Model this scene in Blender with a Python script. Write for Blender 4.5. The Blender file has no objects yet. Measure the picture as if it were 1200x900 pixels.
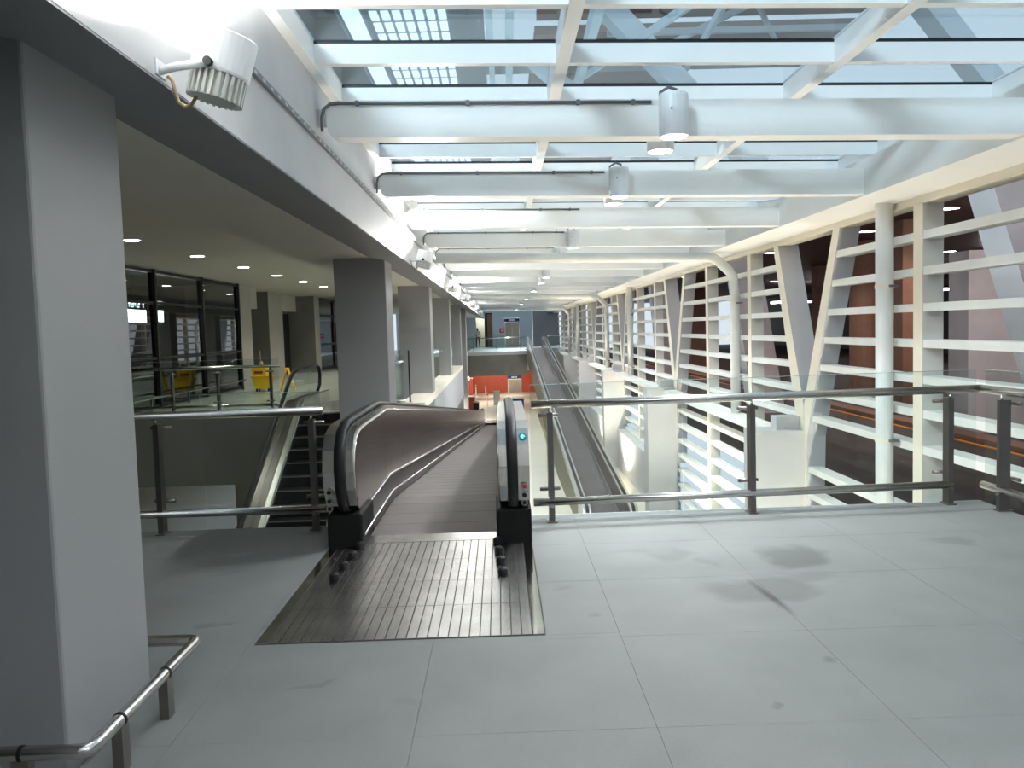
import bpy, bmesh, math, random
from mathutils import Vector, Matrix
random.seed(7)
S = bpy.context.scene
C = S.collection
PI = math.pi

# ------------------------------------------------------------------ camera
def set_camera(f=970., vp=(585., 386.), roll=.03, h=1.6):
    Yd = Vector((vp[0]-600, 450-vp[1], -f)).normalized()
    r = Vector((math.cos(roll), math.sin(roll), 0)); r = (r - Yd*r.dot(Yd)).normalized()
    Zd = r.cross(Yd)
    m = Matrix((r, Yd, Zd)).to_4x4()
    m.translation = Vector((0, 0, h))
    cd = bpy.data.cameras.new('camera'); cam = bpy.data.objects.new('camera', cd); C.objects.link(cam)
    cam.matrix_world = m
    cd.sensor_fit = 'HORIZONTAL'; cd.sensor_width = 36; cd.lens = f/1200*36
    cd.clip_start = .05; cd.clip_end = 500
    S.camera = cam
set_camera()

# ------------------------------------------------------------------ world, exposure
w = bpy.data.worlds.new('world'); S.world = w; w.use_nodes = True
bg = w.node_tree.nodes['Background']; bg.inputs[0].default_value = (.69, .78, .86, 1); bg.inputs[1].default_value = .42
S.view_settings.view_transform = 'Standard'; S.view_settings.look = 'None'
S.view_settings.exposure = 1.3; S.view_settings.gamma = 1; S.view_settings.use_curve_mapping = False

# ------------------------------------------------------------------ materials
def mat(name, col, rough=.6, metal=0., var=.0, vscale=6., bump=0., bscale=60., coords='Object', stretch=(1, 1, 1), spec=.5):
    m = bpy.data.materials.new(name); m.use_nodes = True
    nt = m.node_tree; N = nt.nodes; L = nt.links
    b = N['Principled BSDF']
    b.inputs['Base Color'].default_value = (*col, 1); b.inputs['Roughness'].default_value = rough
    b.inputs['Metallic'].default_value = metal; b.inputs['Specular IOR Level'].default_value = spec
    if var or bump:
        g = N.new('ShaderNodeNewGeometry'); mp = N.new('ShaderNodeMapping'); mp.inputs['Scale'].default_value = stretch
        L.new(g.outputs['Position'], mp.inputs[0])
    if var:
        n = N.new('ShaderNodeTexNoise'); n.inputs['Scale'].default_value = vscale; n.inputs['Detail'].default_value = 6
        L.new(mp.outputs[0], n.inputs['Vector'])
        r = N.new('ShaderNodeValToRGB'); r.color_ramp.elements[0].position = .3; r.color_ramp.elements[1].position = .7
        r.color_ramp.elements[0].color = (*[max(0, c*(1-var)) for c in col], 1)
        r.color_ramp.elements[1].color = (*[min(1, c*(1+var)) for c in col], 1)
        L.new(n.outputs[0], r.inputs[0]); L.new(r.outputs[0], b.inputs['Base Color'])
    if bump:
        n2 = N.new('ShaderNodeTexNoise'); n2.inputs['Scale'].default_value = bscale; n2.inputs['Detail'].default_value = 4
        L.new(mp.outputs[0], n2.inputs['Vector'])
        bp = N.new('ShaderNodeBump'); bp.inputs['Strength'].default_value = bump; bp.inputs['Distance'].default_value = .01
        L.new(n2.outputs[0], bp.inputs['Height']); L.new(bp.outputs[0], b.inputs['Normal'])
    return m
def emit(name, col, st):
    m = bpy.data.materials.new(name); m.use_nodes = True; nt = m.node_tree
    nt.nodes.clear(); e = nt.nodes.new('ShaderNodeEmission'); o = nt.nodes.new('ShaderNodeOutputMaterial')
    e.inputs[0].default_value = (*col, 1); e.inputs[1].default_value = st; nt.links.new(e.outputs[0], o.inputs[0]); return m
def glass(name, tint, refl=(1, 1, 1), ior=1.5, rough=.0):
    m = bpy.data.materials.new(name); m.use_nodes = True; nt = m.node_tree; N = nt.nodes; L = nt.links
    N.clear(); o = N.new('ShaderNodeOutputMaterial'); mx = N.new('ShaderNodeMixShader'); f = N.new('ShaderNodeFresnel')
    f.inputs[0].default_value = ior
    t = N.new('ShaderNodeBsdfTransparent'); t.inputs[0].default_value = (*tint, 1)
    g = N.new('ShaderNodeBsdfGlossy'); g.inputs[0].default_value = (*refl, 1); g.inputs['Roughness'].default_value = rough
    gm = N.new('ShaderNodeNewGeometry'); iv = N.new('ShaderNodeMath'); iv.operation = 'SUBTRACT'; iv.inputs[0].default_value = 1
    L.new(gm.outputs['Backfacing'], iv.inputs[1]); ml = N.new('ShaderNodeMath'); ml.operation = 'MULTIPLY'
    L.new(f.outputs[0], ml.inputs[0]); L.new(iv.outputs[0], ml.inputs[1])
    L.new(ml.outputs[0], mx.inputs[0]); L.new(t.outputs[0], mx.inputs[1]); L.new(g.outputs[0], mx.inputs[2]); L.new(mx.outputs[0], o.inputs[0])
    return m

def screed_material():
    m = mat('grey screed', (.195, .202, .198), .62, 0, .07, 2.2, .25, 220)
    nt = m.node_tree; N = nt.nodes; L = nt.links; b = N['Principled BSDF']
    base = b.inputs['Base Color'].links[0].from_socket
    g = N.new('ShaderNodeNewGeometry')
    sp = N.new('ShaderNodeTexNoise'); sp.inputs['Scale'].default_value = 320; sp.inputs['Detail'].default_value = 2
    L.new(g.outputs['Position'], sp.inputs['Vector'])
    spr = N.new('ShaderNodeValToRGB'); spr.color_ramp.elements[0].position = .32; spr.color_ramp.elements[1].position = .68
    spr.color_ramp.elements[0].color = (.78, .78, .78, 1); spr.color_ramp.elements[1].color = (1.15, 1.15, 1.15, 1)
    L.new(sp.outputs[0], spr.inputs[0])
    mu = N.new('ShaderNodeMixRGB'); mu.blend_type = 'MULTIPLY'; mu.inputs[0].default_value = 1
    L.new(base, mu.inputs[1]); L.new(spr.outputs[0], mu.inputs[2]); cur = mu.outputs[0]
    # damp stains with a wobbling outline
    nz = N.new('ShaderNodeTexNoise'); nz.inputs['Scale'].default_value = 3.2; nz.inputs['Detail'].default_value = 5
    L.new(g.outputs['Position'], nz.inputs['Vector'])
    sub = N.new('ShaderNodeVectorMath'); sub.operation = 'SUBTRACT'; L.new(nz.outputs['Color'], sub.inputs[0]); sub.inputs[1].default_value = (.5, .5, .5)
    scl = N.new('ShaderNodeVectorMath'); scl.operation = 'SCALE'; scl.inputs['Scale'].default_value = .42; L.new(sub.outputs[0], scl.inputs[0])
    add = N.new('ShaderNodeVectorMath'); add.operation = 'ADD'; L.new(g.outputs['Position'], add.inputs[0]); L.new(scl.outputs[0], add.inputs[1])
    for (x, y, rx, ry, rot, dk, soft) in ((1.95, 5.52, .25, .24, 0, .58, .35), (1.52, 4.86, .36, .24, 0, .70, .3), (1.53, 4.72, .035, .33, .10, .2, .8),
                                    (1.17, 5.66, .17, .14, 0, .80, .4), (3.12, 5.75, .20, .10, .2, .76, .5), (1.50, 3.80, .05, .06, 0, .74, .6), (1.85, 5.05, .22, .12, 0, .84, .5),
                                    (1.35, 5.45, .08, .1, 0, .84, .5), (1.14, 3.35, .04, .03, 0, .75, .5), (-1.0, 5.5, .05, .02, .4, .7, .5), (-1.9, 5.6, .10, .04, .2, .85, .6),
                                    (-1.65, 4.6, .10, .03, .1, .72, .6), (-1.35, 4.45, .06, .02, .3, .7, .6), (.35, 5.0, .05, .04, 0, .85, .6), (.45, 4.5, .04, .03, 0, .82, .6),
                                    (2.6, 3.9, .1, .04, .3, .88, .6), (-.9, 3.7, .12, .02, .3, .8, .6), (-.45, 3.55, .08, .05, 0, .9, .6), (.9, 5.8, .3, .05, .1, .92, .6)):
        mp = N.new('ShaderNodeMapping'); mp.vector_type = 'TEXTURE'
        mp.inputs['Location'].default_value = (x, y, 0); mp.inputs['Rotation'].default_value = (0, 0, rot); mp.inputs['Scale'].default_value = (rx, ry, 1000)
        L.new((g.outputs['Position'] if dk < .3 else add.outputs[0]), mp.inputs[0])
        ln = N.new('ShaderNodeVectorMath'); ln.operation = 'LENGTH'; L.new(mp.outputs[0], ln.inputs[0])
        mr = N.new('ShaderNodeMapRange'); mr.inputs[1].default_value = 1-soft; mr.inputs[2].default_value = 1.12; mr.inputs[3].default_value = dk; mr.inputs[4].default_value = 1
        L.new(ln.outputs['Value'], mr.inputs[0])
        mm = N.new('ShaderNodeMixRGB'); mm.blend_type = 'MULTIPLY'; mm.inputs[0].default_value = 1
        L.new(cur, mm.inputs[1]); L.new(mr.outputs[0], mm.inputs[2]); cur = mm.outputs[0]
    L.new(cur, b.inputs['Base Color'])
    return m

def pallet_material():
    m = mat('ribbed pallet', (.10, .083, .08), .42, .55, .15, 3)
    nt = m.node_tree; N = nt.nodes; L = nt.links; b = N['Principled BSDF']
    g = N.new('ShaderNodeNewGeometry'); wv = N.new('ShaderNodeTexWave'); wv.bands_direction = 'X'; wv.inputs['Scale'].default_value = 30
    L.new(g.outputs['Position'], wv.inputs[0])
    bp = N.new('ShaderNodeBump'); bp.inputs['Strength'].default_value = .5; bp.inputs['Distance'].default_value = .006
    L.new(wv.outputs['Fac'], bp.inputs['Height']); L.new(bp.outputs[0], b.inputs['Normal'])
    return m

M = {}
M['screed'] = screed_material()
M['joint'] = mat('dirty floor joint', (.16, .165, .16), .9)
M['floor2'] = mat('polished floor', (.46, .49, .42), .22, 0, .05, 1.2)
M['floorlow'] = mat('cream lower floor', (.60, .55, .45), .3, 0, .05, 1.0)
M['white'] = mat('white roof paint', (.86, .87, .85), .45, 0, .03, 1.5)
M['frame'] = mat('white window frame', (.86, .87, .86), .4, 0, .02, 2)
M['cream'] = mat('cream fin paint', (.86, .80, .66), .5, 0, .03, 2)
M['slat'] = mat('white slat paint', (.80, .81, .78), .5, 0, .04, 3)
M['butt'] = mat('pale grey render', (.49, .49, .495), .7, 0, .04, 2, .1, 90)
M['col'] = mat('grey column paint', (.30, .30, .30), .62, 0, .03, 1.5, .06, 120)
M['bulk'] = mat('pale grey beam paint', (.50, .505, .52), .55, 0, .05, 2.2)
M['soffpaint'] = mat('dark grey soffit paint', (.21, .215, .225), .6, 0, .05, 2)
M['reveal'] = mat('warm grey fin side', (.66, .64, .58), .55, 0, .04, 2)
M['ceil'] = mat('ceiling board', (.50, .48, .43), .6, 0, .02, 2)
M['wallfar'] = mat('blue grey panel', (.56, .62, .65), .5, 0, .03, 2)
M['wallleft'] = mat('taupe wall', (.42, .40, .36), .6, 0, .03, 2)
M['dark'] = mat('charcoal frame', (.009, .009, .01), .5)
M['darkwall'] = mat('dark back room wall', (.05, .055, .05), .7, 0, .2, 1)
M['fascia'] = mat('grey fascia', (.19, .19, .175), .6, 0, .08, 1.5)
M['steel'] = mat('brushed stainless', (.60, .58, .55), .26, 1, .08, 9, .03, 120)
M['polish'] = mat('polished stainless', (.62, .61, .58), .1, 1, .1, 4)
M['steel_dk'] = mat('satin bronze steel', (.30, .27, .25), .32, 1, .08, 9)
M['post'] = mat('dark steel post', (.17, .155, .15), .38, .85, .06, 12)
M['plate'] = mat('worn aluminium plate', (.50, .48, .455), .27, 1, .16, 5, .08, 40)
M['groove'] = mat('dark groove', (.03, .028, .026), .7)
M['rubber'] = mat('black rubber', (.007, .007, .008), .55, spec=.3)
M['boot'] = mat('black plastic', (.004, .004, .004), .65, spec=.25)
M['panel'] = mat('bronze balustrade panel', (.30, .25, .235), .20, .85, .18, 1.2)
M['skirt'] = mat('dark skirt panel', (.11, .092, .088), .3, .8, .1, 3)
M['pallet'] = pallet_material()
M['clad'] = mat('olive cladding', (.20, .185, .135), .45, .2, .08, 2)
M['glass'] = glass('clear glass', (.91, .95, .945))
M['glass_edge'] = mat('green glass edge', (.30, .42, .38), .2)
M['skyglass'] = glass('skylight glass', (.80, .88, .92), ior=1.45)
M['winglass'] = glass('dark window glass', (.42, .48, .46), ior=1.75)
M['lamp'] = emit('lamp glow', (1, .97, .92), 18)
M['flood'] = emit('floodlight glow', (1, .99, .96), 40)
M['dlglow'] = emit('downlight glow', (1, .98, .95), 9)
M['outlamp'] = emit('outside lamp glow', (1, .86, .95), 9)
M['roofday'] = emit('roof light daylight', (.72, .86, 1), .75)
M['screenw'] = emit('screen white', (1, 1, 1), 5)
M['digits'] = emit('clock digits', (.8, .92, 1), 3)
M['arrow'] = emit('arrow cyan', (.25, .9, .85), .9)
M['arrowbg'] = mat('arrow sign blue', (.0, .16, .19), .3)
M['red'] = mat('red orange laminate', (.50, .07, .022), .4, 0, .06, 1.5)
M['redsign'] = mat('red sign', (.75, .02, .03), .4)
M['redbtn'] = mat('red button', (.35, .02, .02), .4)
M['darkred'] = mat('dark red laminate', (.32, .03, .015), .4)
M['navy'] = mat('navy sign', (.01, .015, .12), .4)
M['signwhite'] = mat('sign lettering', (.85, .87, .9), .5)
M['yellow'] = mat('yellow plastic', (.78, .50, .01), .42, 0, .05, 6)
M['lampbody'] = mat('lamp body white', (.74, .76, .78), .42)
M['fin'] = mat('flood fin grey', (.55, .57, .54), .5)
M['conduit'] = mat('grey conduit', (.17, .18, .19), .4, .5)
M['flex'] = mat('tan flexible conduit', (.32, .24, .13), .45)
M['road'] = mat('dark road', (.05, .035, .03), .7, 0, .15, 1)
M['brown'] = mat('brown pier', (.22, .115, .075), .7, 0, .1, 2)
M['concrete'] = mat('mauve concrete', (.40, .35, .345), .8, 0, .12, 1.2, .1, 30)
M['legwhite'] = mat('white pylon', (.72, .75, .78), .6, 0, .04, 1)
M['soffit'] = mat('brown outdoor ceiling', (.10, .05, .035), .6, 0, .1, 1)
M['orange'] = mat('orange kerb paint', (.75, .25, .03), .5)
M['terminal'] = mat('terminal roof grey', (.33, .34, .35), .7, 0, .08, .4)
M['rust'] = mat('brown roof soffit', (.24, .15, .12), .7, 0, .1, .6)
M['truss'] = mat('pale blue truss', (.62, .72, .78), .5)
M['skin'] = mat('skin', (.12, .06, .04), .6)
M['shirt'] = mat('pale shirt', (.62, .58, .58), .8)
M['trousers'] = mat('dark trousers', (.02, .02, .025), .8)
M['lift'] = mat('lift steel', (.36, .32, .27), .35, .8, .06, 4)
M['water'] = mat('string mop', (.55, .36, .2), .9)

# ------------------------------------------------------------------ mesh helpers (world coordinates; obj() moves them to the parent's base)
class MB:
    def __init__(s): s.bm = bmesh.new()
    def box(s, x0, x1, y0, y1, z0, z1, bev=0):
        v = [s.bm.verts.new(p) for p in ((x0, y0, z0), (x1, y0, z0), (x1, y1, z0), (x0, y1, z0), (x0, y0, z1), (x1, y0, z1), (x1, y1, z1), (x0, y1, z1))]
        f = [s.bm.faces.new([v[i] for i in q]) for q in ((0, 3, 2, 1), (4, 5, 6, 7), (0, 1, 5, 4), (1, 2, 6, 5), (2, 3, 7, 6), (3, 0, 4, 7))]
        if bev:
            es = list({e for q in f for e in q.edges})
            bmesh.ops.bevel(s.bm, geom=es, offset=bev, segments=2, affect='EDGES', profile=.5)
        return s
    def prism(s, pts, axis, a, b):
        def P(u, v, t): return {'x': (t, u, v), 'y': (u, t, v), 'z': (u, v, t)}[axis]
        n = len(pts)
        A = [s.bm.verts.new(P(u, v, a)) for u, v in pts]; B = [s.bm.verts.new(P(u, v, b)) for u, v in pts]
        s.bm.faces.new(A); s.bm.faces.new(B[::-1])
        for i in range(n): s.bm.faces.new((A[i], B[i], B[(i+1) % n], A[(i+1) % n]))
        return s
    def hexa(s, low, high):           # two quads of 3-D points
        A = [s.bm.verts.new(p) for p in low]; B = [s.bm.verts.new(p) for p in high]
        s.bm.faces.new(A[::-1]); s.bm.faces.new(B)
        n = len(A)
        for i in range(n): s.bm.faces.new((A[i], A[(i+1) % n], B[(i+1) % n], B[i]))
        return s
    def tube(s, pts, r, n=10, cap=True, ry=None):
        pts = [Vector(p) for p in pts]; rings = []
        up = None
        for i, p in enumerate(pts):
            d = (pts[min(i+1, len(pts)-1)] - pts[max(i-1, 0)]).normalized()
            if up is None:
                up = Vector((0, 0, 1)) if abs(d.z) < .9 else Vector((1, 0, 0))
            a = d.cross(up)
            if a.length < 1e-4: a = d.cross(Vector((0, 1, 0)))
            a.normalize(); b = a.cross(d).normalized(); up = b
            rr = r[i] if isinstance(r, (list, tuple)) else r
            r2 = rr if ry is None else ry
            rings.append([s.bm.verts.new(p + a*math.cos(t)*rr + b*math.sin(t)*r2) for t in (2*PI*k/n for k in range(n))])
        for q, w_ in zip(rings, rings[1:]):
            for k in range(n):
                f = s.bm.faces.new((q[k], q[(k+1) % n], w_[(k+1) % n], w_[k])); f.smooth = True
        if cap: s.bm.faces.new(rings[0][::-1]); s.bm.faces.new(rings[-1])
        return s
    def lathe(s, c, prof, n=20, axis=(0, 0, 1), ring=False):  # prof: (radius, height along axis)
        ax = Vector(axis).normalized(); q = Vector((0, 0, 1)).rotation_difference(ax); c = Vector(c); rings = []
        for r, h in prof:
            rings.append([s.bm.verts.new(c + q @ Vector((max(r, 1e-4)*math.cos(2*PI*k/n), max(r, 1e-4)*math.sin(2*PI*k/n), h))) for k in range(n)])
        for a, b in zip(rings, rings[1:]):
            for k in range(n):
                f = s.bm.faces.new((a[k], a[(k+1) % n], b[(k+1) % n], b[k]))
        if ring:
            a, b = rings[-1], rings[0]
            for k in range(n): s.bm.faces.new((a[k], a[(k+1) % n], b[(k+1) % n], b[k]))
        else: s.bm.faces.new(rings[0][::-1]); s.bm.faces.new(rings[-1])
        return s
    def obj(s, name, m, parent=None, smooth=False):
        bmesh.ops.recalc_face_normals(s.bm, faces=s.bm.faces[:])
        if parent is not None:
            org = Vector(parent['_org'])
        else:
            cs = [v.co for v in s.bm.verts]
            lo = [min(c[i] for c in cs) for i in range(3)]; hi = [max(c[i] for c in cs) for i in range(3)]
            org = Vector(((lo[0]+hi[0])/2, (lo[1]+hi[1])/2, lo[2]))
        bmesh.ops.translate(s.bm, verts=s.bm.verts[:], vec=-org)
        me = bpy.data.meshes.new(name); s.bm.to_mesh(me); s.bm.free()
        me.materials.append(M[m] if isinstance(m, str) else m)
        if smooth:
            for p in me.polygons: p.use_smooth = True
        o = bpy.data.objects.new(name, me); C.objects.link(o)
        if parent is not None: o.parent = parent
        else: o.location = org
        o['_org'] = tuple(org)
        return o
def tag(o, label=None, cat=None, group=None, kind=None):
    if label: o['label'] = label
    if cat: o['category'] = cat
    if group: o['group'] = group
    if kind: o['kind'] = kind
    return o
def thing(name, loc, label=None, cat=None, group=None, kind=None):
    o = bpy.data.objects.new(name, None); C.objects.link(o); o.location = loc; o.empty_display_size = .2
    o['_org'] = tuple(loc)
    return tag(o, label, cat, group, kind)
def dup(o, dloc, parent=None):
    c = o.copy(); C.objects.link(c)
    if parent is None: c.location = Vector(o.location) + Vector(dloc)
    else: c.parent = parent
    c['_org'] = tuple(Vector(o['_org']) + Vector(dloc))
    for ch in list(o.children): dup(ch, dloc, c)
    return c
def again(o, d, parent):               # a sibling part sharing the mesh, shifted by d
    c = o.copy(); C.objects.link(c); c.parent = parent; c.location = Vector(o.location) + Vector(d); return c
def box(name, m, x0, x1, y0, y1, z0, z1, parent=None, bev=0): return MB().box(x0, x1, y0, y1, z0, z1, bev).obj(name, m, parent)
def lamp(kind, loc, energy, col=(1, 1, 1), size=.1, rot=None, aim=None, spot=None, blend=.6, parent=None):
    d = bpy.data.lights.new('lamp_light', kind); d.energy = energy; d.color = col
    if kind == 'AREA': d.size = size
    else: d.shadow_soft_size = size
    if spot: d.spot_size = math.radians(spot); d.spot_blend = blend
    o = bpy.data.objects.new('lamp_light', d); C.objects.link(o); o.location = loc
    if aim is not None: o.rotation_euler = (Vector(aim)-Vector(loc)).to_track_quat('-Z', 'Y').to_euler()
    if parent is not None: o.parent = parent; o.location = Vector(loc)-Vector(parent['_org'])
    return o
ORD = ['first', 'second', 'third', 'fourth', 'fifth', 'sixth', 'seventh', 'eighth', 'ninth', 'tenth', 'eleventh', 'twelfth', 'thirteenth', 'fourteenth',
       'fifteenth', 'sixteenth', 'seventeenth', 'eighteenth', 'nineteenth', 'twentieth', 'twenty-first', 'twenty-second', 'twenty-third', 'twenty-fourth', 'twenty-fifth']

LOW = -4.2          # lower hall floor
FARY = 76.          # far end wall
# ================================================================== SETTING
# ---- near floor: a slab with square screed tiles
def subtract(r, h):
    x0, x1, y0, y1 = r; a0, a1, b0, b1 = h
    if x1 <= a0 or x0 >= a1 or y1 <= b0 or y0 >= b1: return [r]
    out = []
    if y0 < b0: out.append((x0, x1, y0, b0))
    if y1 > b1: out.append((x0, x1, b1, y1))
    c0, c1 = max(y0, b0), min(y1, b1)
    if x0 < a0: out.append((x0, a0, c0, c1))
    if x1 > a1: out.append((a1, x1, c0, c1))
    return out
HOLE = (-1.325, .195, 4.225, 7.1)
fl = thing('floor', (0, 0, 0), 'grey screed floor of the near landing', None, None, 'structure')
m_ = MB()
for r in [(-8.1, -1.325, -5, 6.88), (.195, 4.12, -5, 7.02), (-1.325, .195, -5, 6.42)]: m_.box(r[0], r[1], r[2], r[3], -.45, -.012)
m_.obj('floor_slab', 'joint', fl)
xs = [-8.1, -7.1, -6.1, -5.15, -4.2, -3.25, -2.3, -1.35, -.39, .58, 1.55, 2.52, 3.49, 4.115]
ys = [-5, -3.6, -2.6, -1.6, -.65, .3, 1.26, 2.22, 3.19, 4.17, 5.13, 6.02, 6.66, 6.87]
ys2 = ys[:-1]+[7.01]
g_ = .001
for i in range(len(xs)-1):
    for j in range(len(ys)-1):
        yy = ys2 if xs[i] > .5 else ys
        rs = subtract((xs[i], xs[i+1], yy[j], yy[j+1]), HOLE)
        for x0, x1, y0, y1 in rs:
            if x1-x0 < .01 or y1-y0 < .01: continue
            box('floor_tile' if j < len(ys)-2 else 'edge_tile', 'screed', x0+g_, x1-g_, y0+g_, y1-g_, -.0115, random.uniform(-.0002, 0), fl)
box('fascia', 'fascia', -8.1, -1.33, 6.88, 6.9, -.45, -.004, fl)
box('edge_tile', 'screed', .197, .58, 6.872, 7.01, -.0115, 0, fl)
box('fascia', 'butt', .2, 4.13, 7.02, 7.04, -.45, -.004, fl)
# ---- lower hall floor, left upper floor, far landing
tag(box('floor', 'floorlow', -14, 5.0, 2, FARY, LOW-.3, LOW), None, None, None, 'structure')
fu = thing('floor', (-5, 40, 0), 'pale floor of the left hall beyond the void', None, None, 'structure')
TL = 1.2
m_ = MB()
m_.box(-9.4, -1.62, 17.1, 35.0, -1.45, -.01).box(-9.4, -2.4, 35.0, FARY, -1.45, -.01)
m_.obj('floor_slab', 'fascia', fu)
a = None
for i in range(6):
    for j in range(12):
        x0 = -9.3 + i*1.28; y0 = 17.12 + j*1.5
        if a is None: a = box('floor_tile', 'floor2', x0+.004, x0+1.276, y0+.004, y0+1.496, -.01, 0, fu)
        else: again(a, (i*1.28, j*1.5, 0), fu)
box('floor_tile', 'floor2', -9.4, -2.42, 35.2, FARY, -.0095, -.001, fu)
box('fascia', 'bulk', -1.62, -1.58, 19.9, 35, -1.15, -.005, fu)
box('kerb', 'cream', -2.1, -1.585, 17.2, 35.0, -.005, .13, fu)
ff = thing('floor', (0, 64, 0), 'far landing slab at the end of the hall', None, None, 'structure')
MB().box(-2.4, 1.95, 60, FARY, -1.75, 0).box(1.95, 5.2, 66.2, FARY, -1.75, 0).obj('floor_slab', 'wallfar', ff)
box('fascia', 'fascia', -2.4, 1.95, 59.97, 60, -1.75, -.25, ff)

# ---- left bulkhead over the columns, ceiling, walls
tag(MB().prism([(-2.85, 2.70), (-1.85, 2.70), (-1.28, 2.60), (-1.28, 3.03), (-1.43, 3.03), (-1.43, 3.78), (-2.85, 3.78)], 'y', -5, FARY).obj('trim_1', 'bulk'),
    'long grey bulkhead beam over the left columns', None, None, 'structure')
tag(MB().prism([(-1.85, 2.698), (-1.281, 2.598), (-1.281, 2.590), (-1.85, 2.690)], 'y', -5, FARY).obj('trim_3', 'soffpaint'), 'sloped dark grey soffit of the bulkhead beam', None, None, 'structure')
tag(box('ceiling', 'ceil', -2.85, -1.85, -5, FARY, 2.690, 2.698), 'flat pale soffit strip over the column heads', None, None, 'structure')
tag(box('trim_4', 'bulk', -1.31, -1.262, -5, FARY, 3.03, 3.07), 'pale ledge edge along the top of the bulkhead beam', None, None, 'structure')
tag(box('ceiling', 'ceil', -16, -2.85, -5, FARY, 3.25, 3.6), 'dim left hall ceiling with round downlights', None, None, 'structure')
tag(box('wall_back', 'fascia', -16, 5.4, -5.3, -5, LOW, 4.2), None, None, None, 'structure')
# upper and lower end walls
we = thing('wall_far', (0, FARY, 0), 'blue grey end wall with lift and open doorway', None, None, 'structure')
for q in ((-9.4, -2.1), (-.62, .5), (1.86, 3.05)): box('wall_panel', 'wallfar', q[0], q[1], FARY, FARY+.3, 0, 4.2, we)
box('wall_panel', 'wallfar', -2.1, -.62, FARY, FARY+.3, 3.0, 4.2, we)
box('wall_panel', 'wallfar', .5, 1.86, FARY, FARY+.3, 2.6, 4.2, we)
box('wall_panel', 'col', 3.1, 5.5, FARY+.02, FARY+.3, 0, 4.2, we)
wr = thing('wall_far', (0, FARY, LOW), 'orange red end wall of the lower hall', None, None, 'structure')
for q in ((-5, -2.303), (-2.3, -1.553), (-1.55, -.753), (-.75, .107), (.11, .62), (1.9, 2.507), (2.51, 5.0)): box('wall_panel', 'red', q[0], q[1], FARY-.2, FARY+.1, LOW, -1.75, wr)
box('wall_panel', 'red', .62, 1.9, FARY-.1, FARY+.1, LOW, -1.75, wr)
# lit room behind the open doorway
bk = thing('wall_far', (-1.4, FARY+2, 0), 'pale greenish wall of the room behind the far doorway', None, None, 'structure')
box('wall_panel', 'ceil', -3.4, .4, FARY+2, FARY+2.1, 0, 3.3, bk); box('wall_panel', 'ceil', .3, .4, FARY+.3, FARY+2, 0, 3.3, bk)
box('wall_panel', 'ceil', -3.5, -3.4, FARY+.3, FARY+2, 0, 3.3, bk); box('ceiling_panel', 'ceil', -3.4, .4, FARY+.3, FARY+2, 3.2, 3.3, bk); box('floor_panel', 'floor2', -3.4, .4, FARY, FARY+2, -.1, 0, bk)
lamp('AREA', (-1.5, FARY+1, 3.1), 26, (.95, 1, .85), .8, aim=(-1.5, FARY+1, 0))
door = thing('door_1', (-1.35, FARY, 0), 'open doorway with a black frame in the far wall', None, None, 'structure')
box('door_frame', 'dark', -2.12, -.60, FARY-.05, FARY, 3.0, 3.12, door); box('door_post', 'dark', -1.34, -1.08, FARY-.06, FARY, 0, 3.0, door); box('door_leaf', 'brown', -1.08, -.62, FARY-.03, FARY+.02, 0, 3.0, door)

# ---- wall_left: pilasters and recesses beyond the glazing
wl = thing('wall_left', (-9.4, 30, 0), 'taupe left wall with deep pilasters and door recesses', None, None, 'structure')
box('wall_panel', 'wallleft', -9.7, -9.4, 25.9, 58, 0, 3.25, wl); box('wall_panel', 'col', -9.4, -9.2, 27.5, 31, 0, 3.25, wl); box('wall_panel', 'col', -9.4, -9.0, 33, 35.5, 0, 3.25, wl)
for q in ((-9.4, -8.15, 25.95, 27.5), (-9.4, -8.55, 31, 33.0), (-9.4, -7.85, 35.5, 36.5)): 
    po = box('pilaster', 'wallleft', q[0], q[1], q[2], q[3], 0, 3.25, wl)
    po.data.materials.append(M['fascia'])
    for p in po.data.polygons: p.material_index = 1 if p.normal.y < -.9 and q[2] > 26 else 0  # viewer-facing sides take a darker grey: their shade is put into the colour
box('header', 'ceil', -9.4, -8.3, 27.5, 28.7, 2.55, 3.25, wl); box('header', 'ceil', -9.4, -8.62, 33.0, 35.5, 2.6, 3.25, wl)
for (xa, ya, yb) in ((-9.2, 29.2, 30.7), (-9.0, 33.6, 35.4)):
    d = thing('door_2' if ya < 30 else 'door_3', (xa, ya, 0), None, None, None, 'structure')
    box('door_frame', 'dark', xa, xa+.08, ya, yb, 0, 2.5, d); box('door_leaf', 'dark', xa+.03, xa+.1, ya+.12, yb-.12, .02, 2.4, d)
    MB().tube([(xa+.14, ya+.3, .95), (xa+.14, ya+.3, 1.25)], .015, 8).obj('door_handle', 'steel', d)
box('wall_panel', 'fascia', -8.4, -8.0, -5, 17.1, LOW, 0, wl)
box('wall_panel', 'butt', -14.2, -14, 2, 60, LOW, -1.2, wl)
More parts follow.
